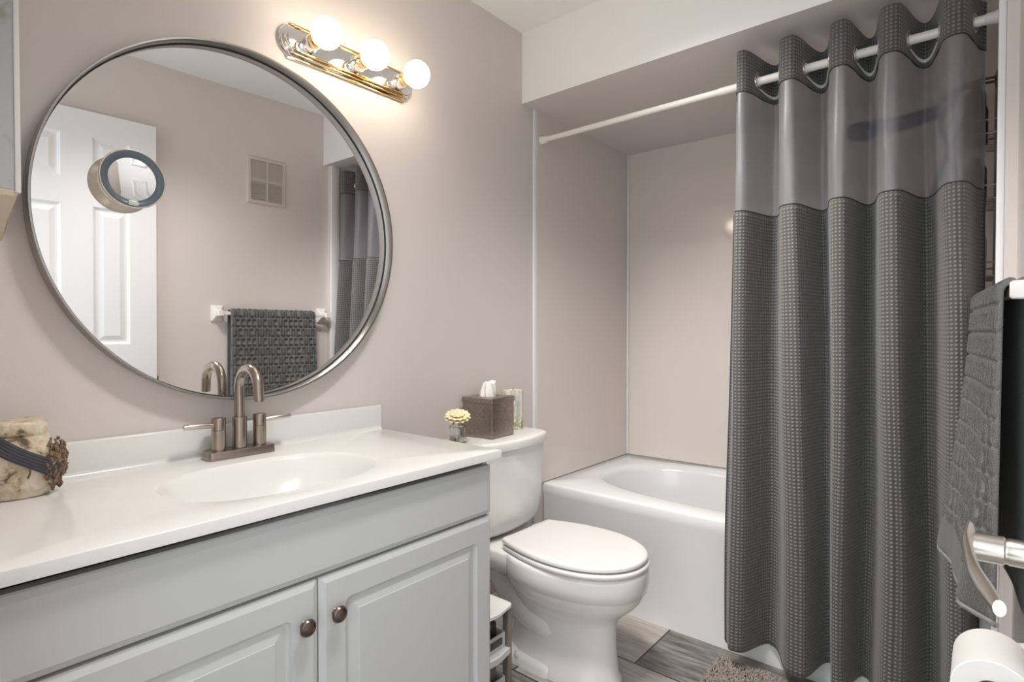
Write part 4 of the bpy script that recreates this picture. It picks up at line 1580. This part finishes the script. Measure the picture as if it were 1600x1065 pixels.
place(obj('terry_cloth', towel_mesh(), M['terry'], tow, smooth=80), tow)
bm = bmesh.new()
for s in (0.628, -0.611):
    rg = []
    for i in range(41):
        p, n = towel_mid(i / 40, s)
        rg.append([p + n.normalized() * (0.0058 * math.cos(a)) + Vector((0, 0, 0.006 * math.sin(a))) for a in [2 * PI * q / 10 for q in range(10)]])
    loft(bm, rg)
place(obj('hem', bm, M['terry_hem'], tow), tow)['label'] = 'lighter woven hem along the bottom edge'

# ------------------------------------------------------------------ toilet paper holder and roll
PX, PY, PZ = 1.02, -1.546, 0.672
hol = thing('toilet_paper_holder', 'white ceramic toilet paper holder on the right wall below the door lever', 'paper holder', (PX, yw(PX), PZ))
for sx in (-1, 1):
    bm = bmesh.new()
    rg = []
    w0 = yw(PX + sx * 0.078) - yw(PX)
    for y, a, zt, zb in ((w0 - 0.002, 0.017, 0.046, -0.046), (w0 + 0.010, 0.017, 0.046, -0.046), (w0 + 0.017, 0.0135, 0.040, -0.038), (w0 + 0.040, 0.0105, 0.028, -0.024), (0.086, 0.0095, 0.016, -0.016), (0.106, 0.0085, 0.013, -0.013), (0.110, 0.007, 0.010, -0.010)):
        rg.append([(sx * 0.078 + x, y, (zt + zb) / 2 + z) for x, z in rrect(2 * a, zt - zb, 0.006, 4)])
    loft(bm, rg)
    obj('post', bm, M['ceramic_white'], hol, smooth=40)
bm = bmesh.new()
cyl(bm, (-0.072, PY - yw(PX), 0), (0.072, PY - yw(PX), 0), 0.009, n=20)
obj('spindle', bm, M['ceramic_white'], hol)
rol = thing('toilet_paper_roll', 'white toilet paper roll on the ceramic holder under the towel', 'toilet paper', (PX, PY, PZ))
bm = bmesh.new()
rings = []
for r, x in ((0.0195, -0.052), (0.0435, -0.052), (0.045, -0.0505), (0.045, 0.0505), (0.0435, 0.052), (0.0195, 0.052), (0.0195, -0.052)):
    rings.append([(x, r * math.cos(2 * PI * i / 48), r * math.sin(2 * PI * i / 48)) for i in range(48)])
loft(bm, rings, False, False)
obj('paper', bm, M['paper'], rol)
bm = bmesh.new()
rings = []
for r, x in ((0.0195, -0.0515), (0.0195, 0.0515), (0.0182, 0.0515), (0.0182, -0.0515), (0.0195, -0.0515)):
    rings.append([(x, r * math.cos(2 * PI * i / 36), r * math.sin(2 * PI * i / 36)) for i in range(36)])
loft(bm, rings, False, False)
obj('cardboard_core', bm, M['roll_core'], rol)

# ------------------------------------------------------------------ shaggy bath mat
mt = thing('bath_mat', 'shaggy brown-grey bath mat on the tiled floor in front of the bathtub', 'bath mat', (1.77, -1.13, 0))
MX0, MX1, MY0, MY1 = 1.56, 1.965, -1.44, -0.835
bm = bmesh.new()
loft(bm, [[(x, y, z) for x, y in rrect(MX1 - MX0 - i_, MY1 - MY0 - i_, 0.03, 5, (MX0 + MX1) / 2, (MY0 + MY1) / 2)] for z, i_ in ((0.0005, 0.004), (0.004, 0), (0.009, 0.0), (0.011, 0.006))])
o = obj('backing', bm, M['mat_base'], mt)
o.location = (-1.77, 1.13, 0)
rnd = random.Random(5)
verts, faces = [], []
for _ in range(9000):
    x, y = rnd.uniform(MX0 + 0.004, MX1 - 0.004), rnd.uniform(MY0 + 0.004, MY1 - 0.004)
    L = rnd.uniform(0.012, 0.021)
    lx, ly = rnd.gauss(0, 0.006), rnd.gauss(0, 0.006)
    r = rnd.uniform(0.0024, 0.0034)
    b0 = len(verts)
    for q, rr_ in ((0, 0.8), (0.55, 1.0), (0.9, 0.85), (1.0, 0.35)):
        for a in range(5):
            t = 2 * PI * a / 5
            verts.append((x + lx * q * q + r * rr_ * math.cos(t), y + ly * q * q + r * rr_ * math.sin(t), 0.009 + L * q - 0.3 * math.hypot(lx, ly) * q))
    for k in range(3):
        for a in range(5):
            c_ = (a + 1) % 5
            faces.append((b0 + 5 * k + a, b0 + 5 * k + c_, b0 + 5 * (k + 1) + c_, b0 + 5 * (k + 1) + a))
    faces.append(tuple(b0 + 15 + a for a in range(5)))
me = bpy.data.meshes.new('pile')
me.from_pydata(verts, [], faces)
me.materials.append(M['yarn'])
for p in me.polygons:
    p.use_smooth = True
o = bpy.data.objects.new('pile', me)
C.objects.link(o)
o.parent = mt
o.location = (-1.77, 1.13, 0)
o['kind'] = 'stuff'

# ------------------------------------------------------------------ trims of the added fill spots, out of view
for (p_, t_, e_, c_), lab in zip(FILL_SPOTS, ('round trim of the added fill spot nearer the mirror wall', 'round trim of the added fill spot over the middle of the room')):
    cl = thing('fill_spot_trim', lab, 'ceiling lamp', (p_[0], p_[1], ZC), 0, 'added ceiling fill spots')
    bm = bmesh.new()
    lathe(bm, [(0.062, -0.0005), (0.085, -0.0005), (0.083, -0.004), (0.064, -0.0055), (0.062, -0.0005)], (0, 0, 0), (0, 0, 1), 48, False, False)
    obj('trim_ring', bm, M['trim'], cl)
